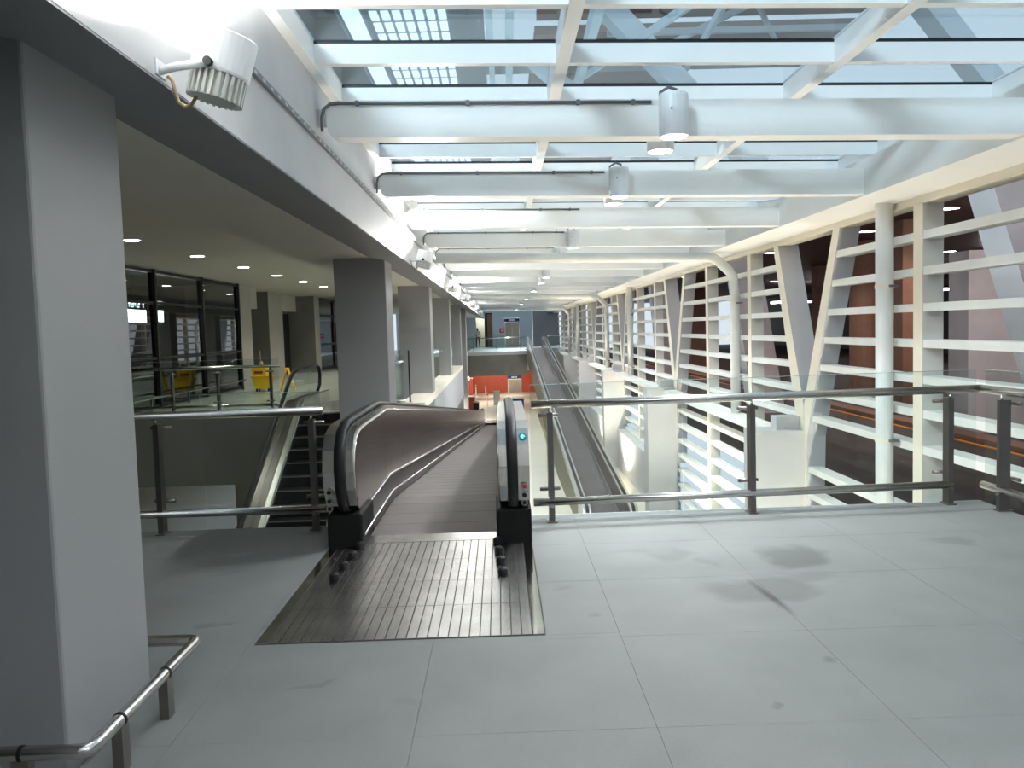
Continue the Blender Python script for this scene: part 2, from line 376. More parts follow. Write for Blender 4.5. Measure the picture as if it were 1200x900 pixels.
# ---- window_1: dark curtain wall
wn = thing('window_1', (-8.1, 12, 0), 'dark framed curtain wall on the left of the hall', None, None, 'structure')
my = [25.9-3.13*k for k in range(10)]
zz = [0.06, 1.16, 2.46, 3.2]
for y in my: box('mullion', 'dark', -8.18, -8.02, y-.045, y+.045, 0, 3.25, wn)
for z in zz: box('transom', 'dark', -8.15, -8.05, -2.3, 25.9, z-.03, z+.03, wn)
for y0, y1 in zip(my[1:], my):
    for z0, z1 in zip(zz, zz[1:]): box('pane', 'winglass', -8.105, -8.095, y0+.05, y1-.05, z0+.05, z1-.05, wn)
wn2 = thing('window_2', (-8.0, 44, 0), 'dark glazing behind the third pilaster', None, None, 'structure')
for y in (36.6, 40, 44, 48, 52): box('mullion', 'dark', -8.06, -7.94, y, y+.12, 0, 3.25, wn2)
for z in zz: box('transom', 'dark', -8.04, -7.96, 36.6, 52, z-.05, z+.05, wn2)
for y in (36.7, 40.1, 44.1, 48.1): box('pane', 'winglass', -8.005, -7.995, y, y+3.3, .05, 3.2, wn2)
# dark back room behind the curtain wall
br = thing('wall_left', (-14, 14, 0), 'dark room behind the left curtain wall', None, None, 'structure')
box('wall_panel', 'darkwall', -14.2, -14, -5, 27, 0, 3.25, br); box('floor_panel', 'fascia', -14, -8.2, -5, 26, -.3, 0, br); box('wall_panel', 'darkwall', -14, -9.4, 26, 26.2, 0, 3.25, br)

# ================================================================== ROOF
TILT = -.021
def zr(x, z): return z + TILT*(x+1.43)
sk = thing('window_3', (1.7, 20, 3.7), 'sloping glazed skylight over the hall', None, None, 'structure')
RX = [-1.40, .55, 2.70, 4.62]
PY = [5.39+1.15*k for k in range(-6, 62)]
for x in RX:
    hw = .05
    m_ = MB().box(x-hw, x+hw, -2, FARY, zr(x, 3.66), zr(x, 3.86)); m_.obj('rafter', 'frame', sk)
NEARP = 20
far_p = MB(); far_g = MB()
for k, y in enumerate(PY):
    if y > FARY-1: break
    x0, x1 = RX[0], RX[-1]
    lo = [(x0, y-.035, zr(x0, 3.67)), (x1, y-.035, zr(x1, 3.67)), (x1, y+.035, zr(x1, 3.67)), (x0, y+.035, zr(x0, 3.67))]
    hi = [(p[0], p[1], p[2]+.15) for p in lo]
    if k < NEARP: MB().hexa(lo, hi).obj('purlin', 'frame', sk)
    else: far_p.hexa(lo, hi)
    if k < NEARP:
        MB().hexa([(p[0], p[1]*1+(.0), p[2]+.15) for p in lo], [(p[0], p[1], p[2]+.175) for p in lo]).obj('gasket', 'dark', sk)
    for xa, xb in zip(RX, RX[1:]):
        lo = [(xa+.05, y+.035, zr(xa, 3.835)), (xb-.05, y+.035, zr(xb, 3.835)), (xb-.05, y+1.115, zr(xb, 3.835)), (xa+.05, y+1.115, zr(xa, 3.835))]
        hi = [(p[0], p[1], p[2]+.012) for p in lo]
        if k < NEARP: MB().hexa(lo, hi).obj('pane', 'skyglass', sk)
        else: far_g.hexa(lo, hi)
tag(far_p.obj('purlin', 'frame', sk), kind='stuff'); tag(far_g.obj('pane', 'skyglass', sk), kind='stuff')
# gutter beam along the right eave, header over the louvres
tag(MB().prism([(4.40, 3.06), (5.02, 3.02), (5.42, 3.02), (5.42, 3.45), (4.72, 3.72), (4.66, 3.5), (4.40, 3.5)], 'y', -3, FARY).obj('trim_2', 'white'),
    'white gutter beam along the right eave', None, None, 'structure')
# cross beams
BY = [6.9+3.03*k for k in range(-2, 23)]
beams = []
for k, y in enumerate(BY):
    n = k-1
    lab = 'white painted roof beam over the landing, just in front of the camera view' if k < 2 else \
          'white roof beam across the skylight, %s from the front' % ORD[k-2]
    t = thing('roof_beam', (1.5, y, 3.1), lab, 'beam', 'white beams across the skylight')
    zb, zt = 3.205, 3.50
    prof = [(-1.36+.10, zr(-1.3, zb)), (4.405, zr(4.4, zb)), (4.405, zr(4.4, zt)), (-1.36+.1, zr(-1.3, zt))]
    arc = [(-1.26-.10*math.sin(a), zr(-1.3, zt-.10)+.10*math.cos(a)) for a in (PI/6, PI/3, PI/2)]
    arc2 = [(-1.26-.10*math.cos(a), zr(-1.3, zb+.10)-.10*math.sin(a)) for a in (PI/6, PI/3)]
    MB().prism(prof + arc + arc2, 'y', y, y+.2).obj('beam_body', 'white', t)
    MB().box(-1.43, -1.2, y+.06, y+.16, 3.3, 3.45).obj('bracket', 'white', t)
    if k < 12:
        zc = lambda x: zr(x, 3.475)
        pts = [(-1.39, y-.014, 3.25), (-1.39, y-.014, 3.36), (-1.37, y-.014, 3.43), (-1.32, y-.014, 3.468), (-1.24, y-.014, zc(-1.24)), (1.3, y-.014, zc(1.3))]
        c = MB().tube(pts, .014, 6).obj('conduit', 'conduit', t)
        for x in (-1.1, -.2, .7, 1.15): MB().tube([(x, y-.032, zc(x)), (x, y, zc(x))], .022, 8).obj('clip', 'conduit', c)
    beams.append(t)

# drum downlights hung on the beams
def drum(x, y, zb, lab, energy=26, side=-1):
    t = thing('drum_lamp', (x, y, zb), lab, 'lamp', 'drum lamps hung on the roof beams')
    MB().lathe((x, y, zb), [(.098, .0), (.118, 0), (.118, .31), (.112, .335), (.0, .335)], 24).obj('lamp_body', 'lampbody', t)
    MB().lathe((x, y, zb), [(.0, -.004), (.096, -.004), (.096, .003), (0, .003)], 20).obj('lamp_glass', 'lamp', t)
    MB().tube([(x-.1, y+.03, zb+.29), (x-.1, y+.03, zb+.36), (x-.03, y+.03, zb+.4), (x+.03, y+.03, zb+.38), (x+.03, y+.03, zb+.33)], .013, 6).obj('cable', 'conduit', t)
    MB().box(x-.03, x+.03, min(y-side*.1, y-side*.21), max(y-side*.1, y-side*.21), zb+.14, zb+.24).obj('bracket', 'lampbody', t)
    MB().tube([(x-.04, y-.125, zb+.2), (x-.04, y-.11, zb+.2)], .008, 6).obj('screw', 'conduit', t)
    lamp('SPOT', (x, y, zb-.03), energy, (.95, .98, 1), .09, aim=(x, y, -5), spot=160, blend=.9, parent=t)
dn = 0
for k, sides in ((0, (0,)), (2, (0, 1)), (3, (0, 1)), (5, (0,)), (6, (0,)), (8, (0,)), (9, (0,)), (11, (0,)), (13, (0,)), (14, (0,)), (17, (0,)), (20, (0,)), (22, (0,))):  # lamps on first and last listed beams added to brighten near floor, far wall
    for sd in sides:
        y = BY[k] - .16 if sd == 0 else BY[k]+.40
        lab = 'white drum downlight on the %s face of the %s roof beam' % ('near' if sd == 0 else 'far', ORD[max(0, k-2)]) if k >= 2 else 'unseen drum downlight added above the camera to light the near floor'
        drum(1.45, y, 3.10, lab, energy=150 if k in (0, 2, 3) else 480, side=-1 if sd == 0 else 1)

# floodlights on the bulkhead face
def flood(y, lab, e):
    t = thing('floodlight', (-1.28, y, 2.72), lab, 'floodlight', 'floodlights along the bulkhead')
    c = Vector((-1.07, y-.12, 2.625)); ax = Vector((.26, .02, 1)).normalized()
    MB().lathe(c-ax*.0, [(.110, 0), (.114, .01), (.118, .15), (.114, .155), (.106, .145), (.10, .135), (0, .135)], 28, ax).obj('lamp_body', 'lampbody', t)
    m_ = MB(); m_.lathe(c-ax*.095, [(.092, 0), (.092, .094)], 24, ax)
    q = Vector((0, 0, 1)).rotation_difference(ax)
    for k in range(26):
        a = 2*PI*k/26
        u = q @ Vector((math.cos(a), math.sin(a), 0)); v = q @ Vector((-math.sin(a), math.cos(a), 0))
        p = c-ax*.097
        lo = [p+u*.08-v*.005, p+u*.108-v*.005, p+u*.108+v*.005, p+u*.08+v*.005]
        m_.hexa(lo, [z+ax*.096 for z in lo])
    m_.obj('heat_sink', 'fin', t)
    MB().lathe(c, [(0, .137), (.1, .137), (.1, .14), (0, .14)], 24, ax).obj('lamp_glass', 'flood', t)
    side = Vector((0, -1, 0))
    b = MB().tube([(-1.282, y-.19, 2.63), (-1.2, y-.225, 2.635), (-1.07, y-.237, 2.645)], .010, 6, ry=.018).obj('bracket', 'lampbody', t)
    MB().lathe((-1.07, y-.262, 2.645), [(.017, 0), (.017, .025)], 12, (0, 1, 0)).obj('knob', 'rubber', b)
    MB().box(-1.283, -1.272, y-.23, y-.14, 2.61, 2.67).obj('back_plate', 'lampbody', t)
    pts = [(-1.272, y-.12, 2.632), (-1.255, y-.12, 2.615), (-1.248, y-.12, 2.57), (-1.235, y-.12, 2.53), (-1.21, y-.12, 2.513), (-1.185, y-.12, 2.52), (-1.168, y-.12, 2.545), (-1.155, y-.12, 2.565)]
    MB().tube(pts, .008, 8).obj('flexible_conduit', 'flex', t)
    lamp('SPOT', c+ax*.19, e, (1, .98, .93), .08, aim=c+Vector((-.25, -.5, 2)), spot=178, blend=.25, parent=t)
names = ['nearest, large at the upper left', 'second along, above the second column', 'third along, above the third column', 'fourth along', 'fifth along', 'sixth along', 'seventh along']
for i, y in enumerate((3.47, 12.35, 20.0, 27.6, 35.2, 42.8, 50.4)):
    flood(y, 'white finned floodlight on the left bulkhead, %s' % names[i], 520 if i == 0 else 210)
# cable tray lying on the ledge of the bulkhead
t = thing('cable_tray', (-1.27, 20, 3.0), 'dusty perforated cable tray along the bulkhead ledge', 'cable tray')
box('tray', 'conduit', -1.28, -1.258, 2.6, 60, 2.995, 3.03, t)
m_ = MB()
for k in range(120): m_.box(-1.2585, -1.2565, 3.4+k*.16, 3.45+k*.16, 3.003, 3.02)
tag(m_.obj('slot', 'bulk', t), kind='stuff')

# ================================================================== COLUMNS
cy = [2.97, 12.13, 19.77, 27.42, 35.05, 40.6]
for i, y in enumerate(cy):
    lab = 'square grey column, %s' % ['large at the left edge of the photo', 'second, beside the walkway entrance', 'third along the left, by the far glass railing', 'fourth along the left',
                                       'fifth along the left', 'sixth along the left', 'seventh along the left', 'last along the left'][i]
    m_ = MB()
    z0 = 0 if i == 0 else LOW
    m_.box(-2.38, -1.63, y, y+.72, z0, 2.72, .012)
    tag(m_.obj('column', 'col'), lab, 'column', 'grey columns along the left side')
tag(box('column', 'fascia', -5.95, -5.3, 18.2, 18.9, LOW, -1.45, None, .02), 'dark lower hall column under the left hall floor', 'column')

# ================================================================== RIGHT LOUVRE WALL
WX, WD = 5.0, .25
MODS = [13.55+10.05*k for k in range(-2, 6)]
SZ = [2.56, 2.14, 1.71, 1.28, .85, .44, .01]
LZ = [-.42-.427*k for k in range(1, 9)]
wR = thing('wall_right', (WX, 30, 0), 'white louvred right wall with splayed fins', None, None, 'structure')
wL = thing('wall_right', (WX, 30, LOW), 'lower tier of the louvred right wall', None, None, 'structure')
header = box('header', 'cream', WX, WX+WD, -4, FARY, 2.93, 3.03, wR)
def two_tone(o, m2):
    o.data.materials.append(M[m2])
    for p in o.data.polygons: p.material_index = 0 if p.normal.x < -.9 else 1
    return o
def vz(yb, yt, z, zb=-.1, zt=3.0): return yb + (yt-yb)*(z-zb)/(zt-zb)
far_slats = MB(); far_low = MB(); far_posts = MB()
def slat(y0, y1, z, near, ya=None, yb=None, low=False):
    if y1-y0 < .03: return
    f = far_low if low else far_slats
    if near: MB().box(WX+.01, WX+WD-.02, y0, y1, z-.048, z+.048).obj('slat', 'slat', wL if low else wR)
    else: f.box(WX+.01, WX+WD-.02, y0, y1, z-.048, z+.048)
for mi, yw in enumerate(MODS):
    near = 1 <= mi <= 3
    hold = wR
    def P(m_, name, mm='cream', par=None):
        return m_.obj(name, mm, par or wR)
    y_a, y_b = yw-3.72, yw+2.95            # straight posts (centres)
    y_c = yw-1.9
    for y in (y_a, y_b):
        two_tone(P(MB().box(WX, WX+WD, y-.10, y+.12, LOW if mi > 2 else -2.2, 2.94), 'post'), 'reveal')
    # splayed limbs: profile in y-z
    for s_ in (-1, 1):
        pb, pt = yw+s_*.02, yw+s_*1.22
        wd = .24
        if s_ < 0: pr = [(pb, .2), (pb-.0, -.3), (pb-.42, -2.4), (pb-.42-wd, -2.4), (pb-.16-wd+.1, -.3), (pt-wd, 2.94), (pt, 2.94)]
        else: pr = [(pb, .2), (pb, -.3), (pb+wd, -.3), (pt+wd, 2.94), (pt, 2.94)]
        if s_ < 0:
            pr = [(pb, .22), (yw+.12, -.3), (yw+.3, -2.4), (yw+.04, -2.4), (yw-.2, -.3), (pt-wd, 2.94), (pt, 2.94)]
            pr = [(yw, .22), (yw, -2.4), (yw-.02, -2.4), (yw-.14, -.3), (pt-wd, 2.94), (pt, 2.94)]
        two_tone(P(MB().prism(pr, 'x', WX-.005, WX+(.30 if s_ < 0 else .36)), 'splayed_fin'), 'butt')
    # slats between post a - limb, limb - post b, post b - next post a
    for z in SZ:
        slat(y_a+.12, vz(yw-.3, yw-1.46, z), z, near)
        slat(vz(yw+.3, yw+1.46, z), y_b-.10, z, near)
        slat(y_b+.12, yw+10.05-3.72-.10, z, near)
    # middle post of the wide bay
    pass
    for z in LZ:
        if mi <= 3 or z > -2.6:
            slat(yw-3.6, yw-.14, z, mi in (1, 2, 3), low=True)
            slat(yw+.68, y_b-.1, z, mi in (1, 2), low=True)
            slat(y_b+.12, yw+10.05-3.82, z, mi in (1, 2), low=True)
    # buttress at the foot of the splayed fins
    if mi >= 2:
        MB().box(4.18, WX+.02, yw, yw+.66, LOW, -.22, .01).obj('buttress', 'butt', wL)
        MB().box(4.6, WX, yw+.2, yw+.5, -.22, 0, .01).obj('plinth', 'butt', wL)
    else: MB().box(4.18, WX+.02, yw, yw+.66, LOW, -.22, .01).obj('buttress', 'butt', wL)
    if mi >= 2:
        y1 = min(yw+10.05, FARY)
        MB().box(4.66, WX+.01, yw+.68, y1-.02, -.42, -.28).obj('ledge', 'slat', wL)
tag(far_slats.obj('slat', 'slat', wR), kind='stuff')
tag(far_low.obj('slat', 'slat', wL), kind='stuff')
box('sill_wall', 'butt', 4.7, WX+WD, 24.3, FARY, LOW, -2.62, wL)
box('sill_wall', 'butt', WX, WX+WD, -4, 24.3, LOW, -3.9, wL)
# downpipes
for i, (y, elbow) in enumerate(((10.45, 0), (17.12, 1), (30.9, 0), (37.6, 1), (51.3, 0), (58, 1))):
    zb_ = LOW if y < 14 else -.28
    t = thing('downpipe', (4.88, y, zb_), 'white downpipe on the louvred wall, %s' % ['straight, nearest', 'with an elbow at the top, second along', 'straight, third along', 'with an elbow, fourth along', 'straight, fifth along', 'with an elbow, last along'][i],
              'downpipe', 'downpipes on the louvred wall')
    x = 4.885; r = .108 if not elbow else .10
    if elbow:
        pts = [(x, y, zb_+.005), (x, y, 2.35), (x-.02, y, 2.52), (x-.10, y, 2.65), (x-.32, y, 2.86), (x-.42, y, 2.925), (x-.55, y, 2.955), (1.5, y, 3.02), (-1.25, y, 3.09)]
    else: pts = [(x, y, zb_+.02), (x, y, 3.05)]
    MB().tube(pts, r, 16).obj('pipe', 'slat', t)
    for z in (.05, 2.0):
        MB().lathe((x, y, z-.03), [(r+.008, 0), (r+.008, .05)], 16).obj('clamp', 'cream', t)
        MB().box(x, WX-.002, y-.17, y-.10, z-.02, z+.01).obj('clamp_arm', 'conduit', t)

# ================================================================== RAILINGS
def railing(name, lab, p0, p1, posts, zt=.98, zl=.17, glass_off=.12, gz0=-.1, gz1=1.13, npan=None, cat='railing', group=None, low=True, r=.034, ext=(0, 0), lowcut=(0, 0), panels=True):
    p0 = Vector((*p0, 0)); p1 = Vector((*p1, 0)); d = (p1-p0).normalized(); n = Vector((-d.y, d.x, 0))     # n = side of the glass
    L_ = (p1-p0).length
    t = thing(name, tuple(p0), lab, cat, group)
    MB().tube([p0-d*ext[0]+Vector((0, 0, zt)), p1+d*ext[1]+Vector((0, 0, zt))], r, 14).obj('handrail', 'steel', t)
    if low: MB().tube([p0+d*lowcut[0]+Vector((0, 0, zl)), p1-d*lowcut[1]+Vector((0, 0, zl))], r*.95, 14).obj('foot_rail', 'steel', t)
    for s_ in posts:
        c = p0+d*s_+n*.02
        def q(a, b, z): return c+d*a+n*b+Vector((0, 0, z))
        po = MB().hexa([q(-.022, -.045, 0), q(.022, -.045, 0), q(.022, .045, 0), q(-.022, .045, 0)], [q(-.022, -.045, .91), q(.022, -.045, .91), q(.022, .045, .91), q(-.022, .045, .91)]).obj('post', 'post', t)
        MB().tube([q(0, -.02, .9), q(0, -.02, zt-.03)], .011, 8).obj('pin', 'steel', po)
        MB().hexa([q(-.04, -.06, 0), q(.04, -.06, 0), q(.04, .06, 0), q(-.04, .06, 0)], [q(-.04, -.06, .012), q(.04, -.06, .012), q(.04, .06, .012), q(-.04, .06, .012)]).obj('base_plate', 'steel_dk', po)
        if low: MB().tube([q(0, -.06, zl-.03), q(0, .02, zl-.06)], .016, 8).obj('rail_bracket', 'post', po)
        if panels:
            for z in (.26, .875):
                MB().tube([q(-.085, glass_off-.035, z), q(.085, glass_off-.035, z)], .017, 8).obj('glass_clamp', 'steel_dk', po)
                MB().tube([q(0, .03, z), q(0, glass_off-.03, z)], .014, 8).obj('spigot', 'steel_dk', po)
    if panels:
        if npan is None: npan = [(-ext[0]*.5, L_)]
        for a, b in npan:
            c0 = p0+d*a+n*glass_off; c1 = p0+d*b+n*glass_off; th = n*.012
            lo = [c0, c1, c1+th, c0+th]
            g = MB().hexa([v+Vector((0, 0, gz0)) for v in lo], [v+Vector((0, 0, gz1)) for v in lo]).obj('glass_panel', 'glass', t)
            MB().hexa([v+Vector((0, 0, gz1)) for v in lo], [v+Vector((0, 0, gz1+.004)) for v in lo]).obj('glass_edge', 'glass_edge', g)
    return t
RY = 6.75
railing('guard_railing', 'stainless guard railing with glass, along the slab edge right of the walkway', (.24, 6.73), (4.03, 6.92), (.15, 1.84, 3.55), npan=((.0, 1.28), (1.29, 3.06), (3.07, 3.86)), lowcut=(.0, .22))
railing('guard_railing', 'stainless guard railing with glass, at the right edge of the photo', (4.05, 6.93), (4.05, -2), (.31, 1.9, 3.6, 5.3, 7), npan=((-.12, 2.0), (2.01, 4), (4.01, 6), (6.01, 8)), lowcut=(.06, 0), glass_off=.12)
railing('guard_railing', 'stainless guard railing with glass, between the left column and the walkway', (-8.0, RY), (-1.46, RY), (.3, 1.95, 3.6, 5.18, 6.44), npan=((0, 1.9), (1.91, 3.9), (3.91, 5.5), (5.51, 6.5)))
railing('guard_railing', 'far glass railing on the void edge beside the dark curtain wall', (-4.6, 17.35), (-8.0, 17.35), (.2, 1.3, 2.25, 3.2), glass_off=.1)
short_rail = railing('guard_railing', 'short glass railing beside the third column, right of the escalator', (-2.0, 17.3), (-2.58, 17.3), (.32,), glass_off=.1, npan=((0, .57),))
box('end_post', 'dark', -1.93, -1.90, 17.36, 17.40, .0, 1.22, short_rail)
railing('guard_railing', 'glass railing between the third and fourth columns on the kerb', (-1.85, 27.3), (-1.85, 20.6), (), zt=.98, gz0=.13, low=False, glass_off=.02)
railing('guard_railing', 'glass railing between the fourth and fifth columns on the kerb', (-1.85, 34.9), (-1.85, 28.3), (), zt=.98, gz0=.13, low=False, glass_off=.02)
railing('guard_railing', 'glass railing along the edge of the far landing', (-2.4, 60.2), (1.9, 60.2), (.5, 2.2, 3.9), glass_off=-.1, gz0=-.35, low=False)
railing('guard_railing', 'small glass railing right of the rising walkway, at its far top', (3.85, 66.4), (4.9, 66.4), (.1, .95), low=False, glass_off=-.1)
# low bumper rails
def bumper(name, lab, pts, posts, z=.19, r=.026):
    t = thing(name, (pts[1][0], pts[1][1], 0), lab, 'bumper rail')
    MB().tube([(x, y, z) for x, y in pts], r, 14).obj('rail', 'steel', t)
    for x, y, ang in posts:
        c, s_ = math.cos(ang), math.sin(ang)
        def q(a, b, zz_): return (x+c*a-s_*b, y+s_*a+c*b, zz_)
        p = MB().hexa([q(-.02, -.03, 0), q(.02, -.03, 0), q(.02, .03, 0), q(-.02, .03, 0)], [q(-.02, -.03, z-.015), q(.02, -.03, z-.015), q(.02, .03, z-.015), q(-.02, .03, z-.015)]).obj('post', 'steel_dk', t)
        ax = (-s_, c, 0)
        MB().lathe(Vector((x, y, z))-Vector(ax)*.006, [(r+.0025, 0), (r+.0025, .012)], 16, ax).obj('gasket_ring', 'rubber', p)
    return t
bumper('bumper_rail', 'low steel bumper rail around the large left column', [(-2.56, 2.79), (-1.49, 2.79), (-1.47, 2.80), (-1.46, 2.83), (-1.46, 3.78), (-1.47, 3.81), (-1.49, 3.82), (-2.56, 3.82)],
       [(-1.69, 2.79, PI/2), (-1.46, 3.02, 0), (-1.46, 3.44, 0), (-2.4, 2.79, PI/2), (-2.2, 3.82, PI/2)])
bumper('bumper_rail', 'low steel bumper rail along the foot of the dark curtain wall', [(-7.75, 17.4), (-7.75, 17.5), (-7.75, 25.2)], [(-7.75, 18.4, 0), (-7.75, 20.6, 0), (-7.75, 22.8, 0), (-7.75, 25, 0)], z=.3)

# ================================================================== MOVING WALKWAYS
def lerp_path(path, y):
    for (y0, z0), (y1, z1) in zip(path, path[1:]):
        if y <= y1 or (y1, z1) == path[-1]: return z0+(z1-z0)*(y-y0)/(y1-y0)
def walkway(xc, path, lab, near):
    ya, za = path[0]; yb, zb = path[-1]
    t = thing('moving_walkway', (xc, ya, za), lab, 'moving walkway')
    # handrail centre line in (y, z)
    H = .93
    up = [(y, z+H) for y, z in path[1:-1]]
    front = [(ya+.15, za+.23), (ya-.18, za+.24), (ya-.36, za+.31), (ya-.45, za+.45), (ya-.475, za+.6), (ya-.44, za+.76), (ya-.33, za+.875), (ya-.15, za+.92), (ya+.1, za+H)]
    back = [(yb-.1, zb+H), (yb+.15, zb+.92), (yb+.33, zb+.875), (yb+.44, zb+.76), (yb+.475, zb+.6), (yb+.45, zb+.45), (yb+.36, zb+.31), (yb+.18, zb+.24), (yb-.15, zb+.23)]
    hr = front+up+back
    def inset(pl, d):
        out = []
        for i, (y, z) in enumerate(pl):
            a = Vector(pl[max(i-1, 0)]); b = Vector(pl[min(i+1, len(pl)-1)]); v = (b-a).normalized(); out.append((y+v.y*d, z-v.x*d))
        return out
    body = inset(hr, .018)
    low = [(y, z-.02) for y, z in path][::-1]
    for s_ in (-1, 1):
        X = lambda dx: xc+s_*dx
        # steel balustrade decking either side of the handrail
        side = MB().prism(body+[(yb-.1, zb-.02)]+low[1:-1]+[(ya+.1, za-.02)], 'x', X(.535), X(.592)).obj('inner_deck', 'steel', t)
        out_ = MB().prism(body+[(yb+.2, zb-.02), (yb+.2, zb-.9 if not near else zb-.02)]+[(y, z-.85) for y, z in path[1:-1]][::-1]+[(ya+.3, za-.85 if near else za-.02), (ya+.3, za-.02)], 'x', X(.668), X(.755))
        outer = out_.obj('outer_deck', 'steel', t)
        # cladding on the outside below the deck
        cl = [(y, z+.72) for y, z in path[1:-1]]
        MB().prism([(path[1][0], path[1][1]+.72)]+[(path[-2][0], path[-2][1]+.72)]+[(path[-2][0], path[-2][1]-.85), (path[1][0], path[1][1]-.85)], 'x', X(.755), X(.762)).obj('outer_cladding', 'clad', t)
        MB().tube([(X(.63), y, z) for y, z in hr], .040, 12, ry=.024).obj('handrail', 'rubber', t)
        # balustrade panels, each its own sheet
        n = max(2, int((yb-ya)/1.35)); tops = inset(hr, .075)
        for k in range(n):
            y0 = ya-.2+(yb-ya+.4)*k/n; y1 = ya-.2+(yb-ya+.4)*(k+1)/n-.006
            def zt_(y):
                zc_ = lerp_path(path, min(max(y, ya), yb))
                return zc_ + .865
            cuts = [y0]+[p[0] for p in path[1:-1] if y0 < p[0] < y1]+[y1]
            topp = [(y, zt_(y)) for y in cuts]
            if k == 0: topp = [(ya-.40, za+.46), (ya-.42, za+.6), (ya-.385, za+.73), (ya-.3, za+.82), (ya-.15, za+.86)]+topp[1:]
            if k == n-1: topp = topp[:-1]+[(yb+.15, zb+.86), (yb+.3, zb+.82), (yb+.385, zb+.73), (yb+.42, zb+.6), (yb+.4, zb+.46)]
            bot = [(y, lerp_path(path, min(max(y, ya), yb))+.24) for y in cuts]
            if k == 0: bot[0] = (ya-.3, za+.3)
            if k == n-1: bot[-1] = (yb+.3, zb+.3)
            MB().prism(topp+bot[::-1], 'x', X(.527), X(.535)).obj('balustrade_panel', 'panel', t)
        pp = [(ya-.25, za)]+path[1:-1]+[(yb+.25, zb)]
        for nm, mm, dz0, dx0, dz1, dx1 in (('inclined_deck', 'skirt', .235, .53, .075, .515), ('skirt', 'skirt', .07, .512, -.01, .510)):
            for (y0, z0), (y1, z1) in zip(pp, pp[1:]):
                lo = [(X(dx1), y0, z0+dz1), (X(dx1), y1, z1+dz1), (X(.535), y1, z1+dz1), (X(.535), y0, z0+dz1)]
                hi = [(X(dx0), y0, z0+dz0), (X(dx0), y1, z1+dz0), (X(.535), y1, z1+dz0), (X(.535), y0, z0+dz0)]
                MB().hexa(lo, hi).obj(nm, mm, t)
        for dz, r in ((.245, .012), (.078, .016)):
            MB().tube([(X(.52 if dz > .2 else .508), y, z+dz) for y, z in pp], r, 8).obj('trim_strip', 'steel', t)
        MB().tube([(X(.53), y, z) for y, z in inset(hr, .06)][2:-2], .010, 6).obj('panel_frame', 'steel', t)
        for (yy, zz_, sg) in ((ya, za, -1), (yb, zb, 1)):
            MB().box(min(X(.50), X(.765)), max(X(.50), X(.765)), min(yy+sg*.34, yy-sg*.22), max(yy+sg*.34, yy-sg*.22), zz_-.01, zz_+.26, .02).obj('newel_boot', 'boot', t)
        if near:
            # outer cheek with three buttons
            xb = X(.712)
            for k, (z, mm) in enumerate(((.45, 'redbtn' if s_ > 0 else 'rubber'), (.385, 'rubber'), (.33, 'rubber'))):
                yb_ = ya-.452 + .02*(k == 0)*0
                bt = MB().lathe((xb, yb_-.006, za+z), [(.016, -.012), (.016, .012), (.0, .014)], 12, (0, -1, 0)).obj('button', mm, t)
                MB().lathe((xb, yb_, za+z), [(.024, -.012), (.024, .008)], 14, (0, -1, 0)).obj('button_ring', 'steel', bt)
    # arrow sign on the right newel deck
    if near:
        c = Vector((xc+.712, ya-.375, za+.80)); nrm = Vector((0, -.75, .66)).normalized(); u = Vector((1, 0, 0)); v = nrm.cross(u)
        b_ = MB().lathe(c-nrm*.0, [(.030, 0), (.030, .010)], 20, nrm).obj('arrow_sign', 'arrowbg', t)
        c = c+nrm*.0115
        def q(a, b): return c+u*a+v*b
        mm = MB()
        for poly in ([(-.005, -.018), (.005, -.018), (.005, .012), (-.005, .012)], [(-.018, .001), (.0, .020), (.0, .010), (-.014, -.006)], [(.0, .020), (.018, .001), (.014, -.006), (.0, .010)]):
            lo = [q(*p) for p in poly]; mm.hexa(lo, [p+nrm*.001 for p in lo])
        mm.obj('arrow', 'arrow', b_)
        # rows of black stop caps on the landing plate
        for xk, x in ((-1, -1.12), (1, -.025)):
            for k in range(4):
                y = 5.30+k*.265
                MB().lathe((x+.012*k*(1 if xk < 0 else -1), y, .004), [(.033, 0), (.036, .02), (.030, .042), (.015, .05), (0, .051)], 14).obj('stop_cap', 'rubber', t)
    # pallets
    a = None
    def pallet(y0, z0, y1, z1):
        nonlocal a
        MB().hexa([(xc-.505, y0+.003, z0-.03), (xc+.505, y0+.003, z0-.03), (xc+.505, y1-.003, z1-.03), (xc-.505, y1-.003, z1-.03)],
                  [(xc-.505, y0+.003, z0), (xc+.505, y0+.003, z0), (xc+.505, y1-.003, z1), (xc-.505, y1-.003, z1)]).obj('pallet', 'pallet', t)
    y = ya
    while y < yb-.01:
        y1 = min(y+.4, yb); pallet(y, lerp_path(path, y), y1, lerp_path(path, y1)); y = y1
    # landing plates
    if near:
        lp = box('landing_plate', 'groove', xc-.755, xc+.755, 4.23, ya, -.02, .0005, t)
        X0, X1 = xc-.69, xc+.69; nst = 25
        rows = ((4.235, 4.74), (4.745, 5.22), (5.225, 5.72), (5.725, 6.22))
        w_ = (X1-X0)/nst
        st = {}
        for j, (y0, y1) in enumerate(rows):
            for i in range(nst):
                if j == 0 or j not in st:
                    pass
                MB().box(X0+i*w_+.0028, X0+(i+1)*w_-.0028, y0, y1, .0005, .0045+random.uniform(0, .0004)).obj('plate_strip', 'plate', lp)
        for s_ in (-1, 1): box('plate_border', 'polish', min(xc+s_*.695, xc+s_*.755), max(xc+s_*.695, xc+s_*.755), 4.232, ya, .0005, .006, lp)
        cb = box('comb_plate', 'plate', xc-.51, xc+.51, 6.225, ya+.01, .0005, .006, lp)
    else:
        lp = box('landing_plate', 'plate', xc-.755, xc+.755, ya-1.6, ya, za-.02, za+.005, t)
    box('landing_plate', 'plate', xc-.755, xc+.755, yb, yb+1.7, zb-.02, zb+.006, t)
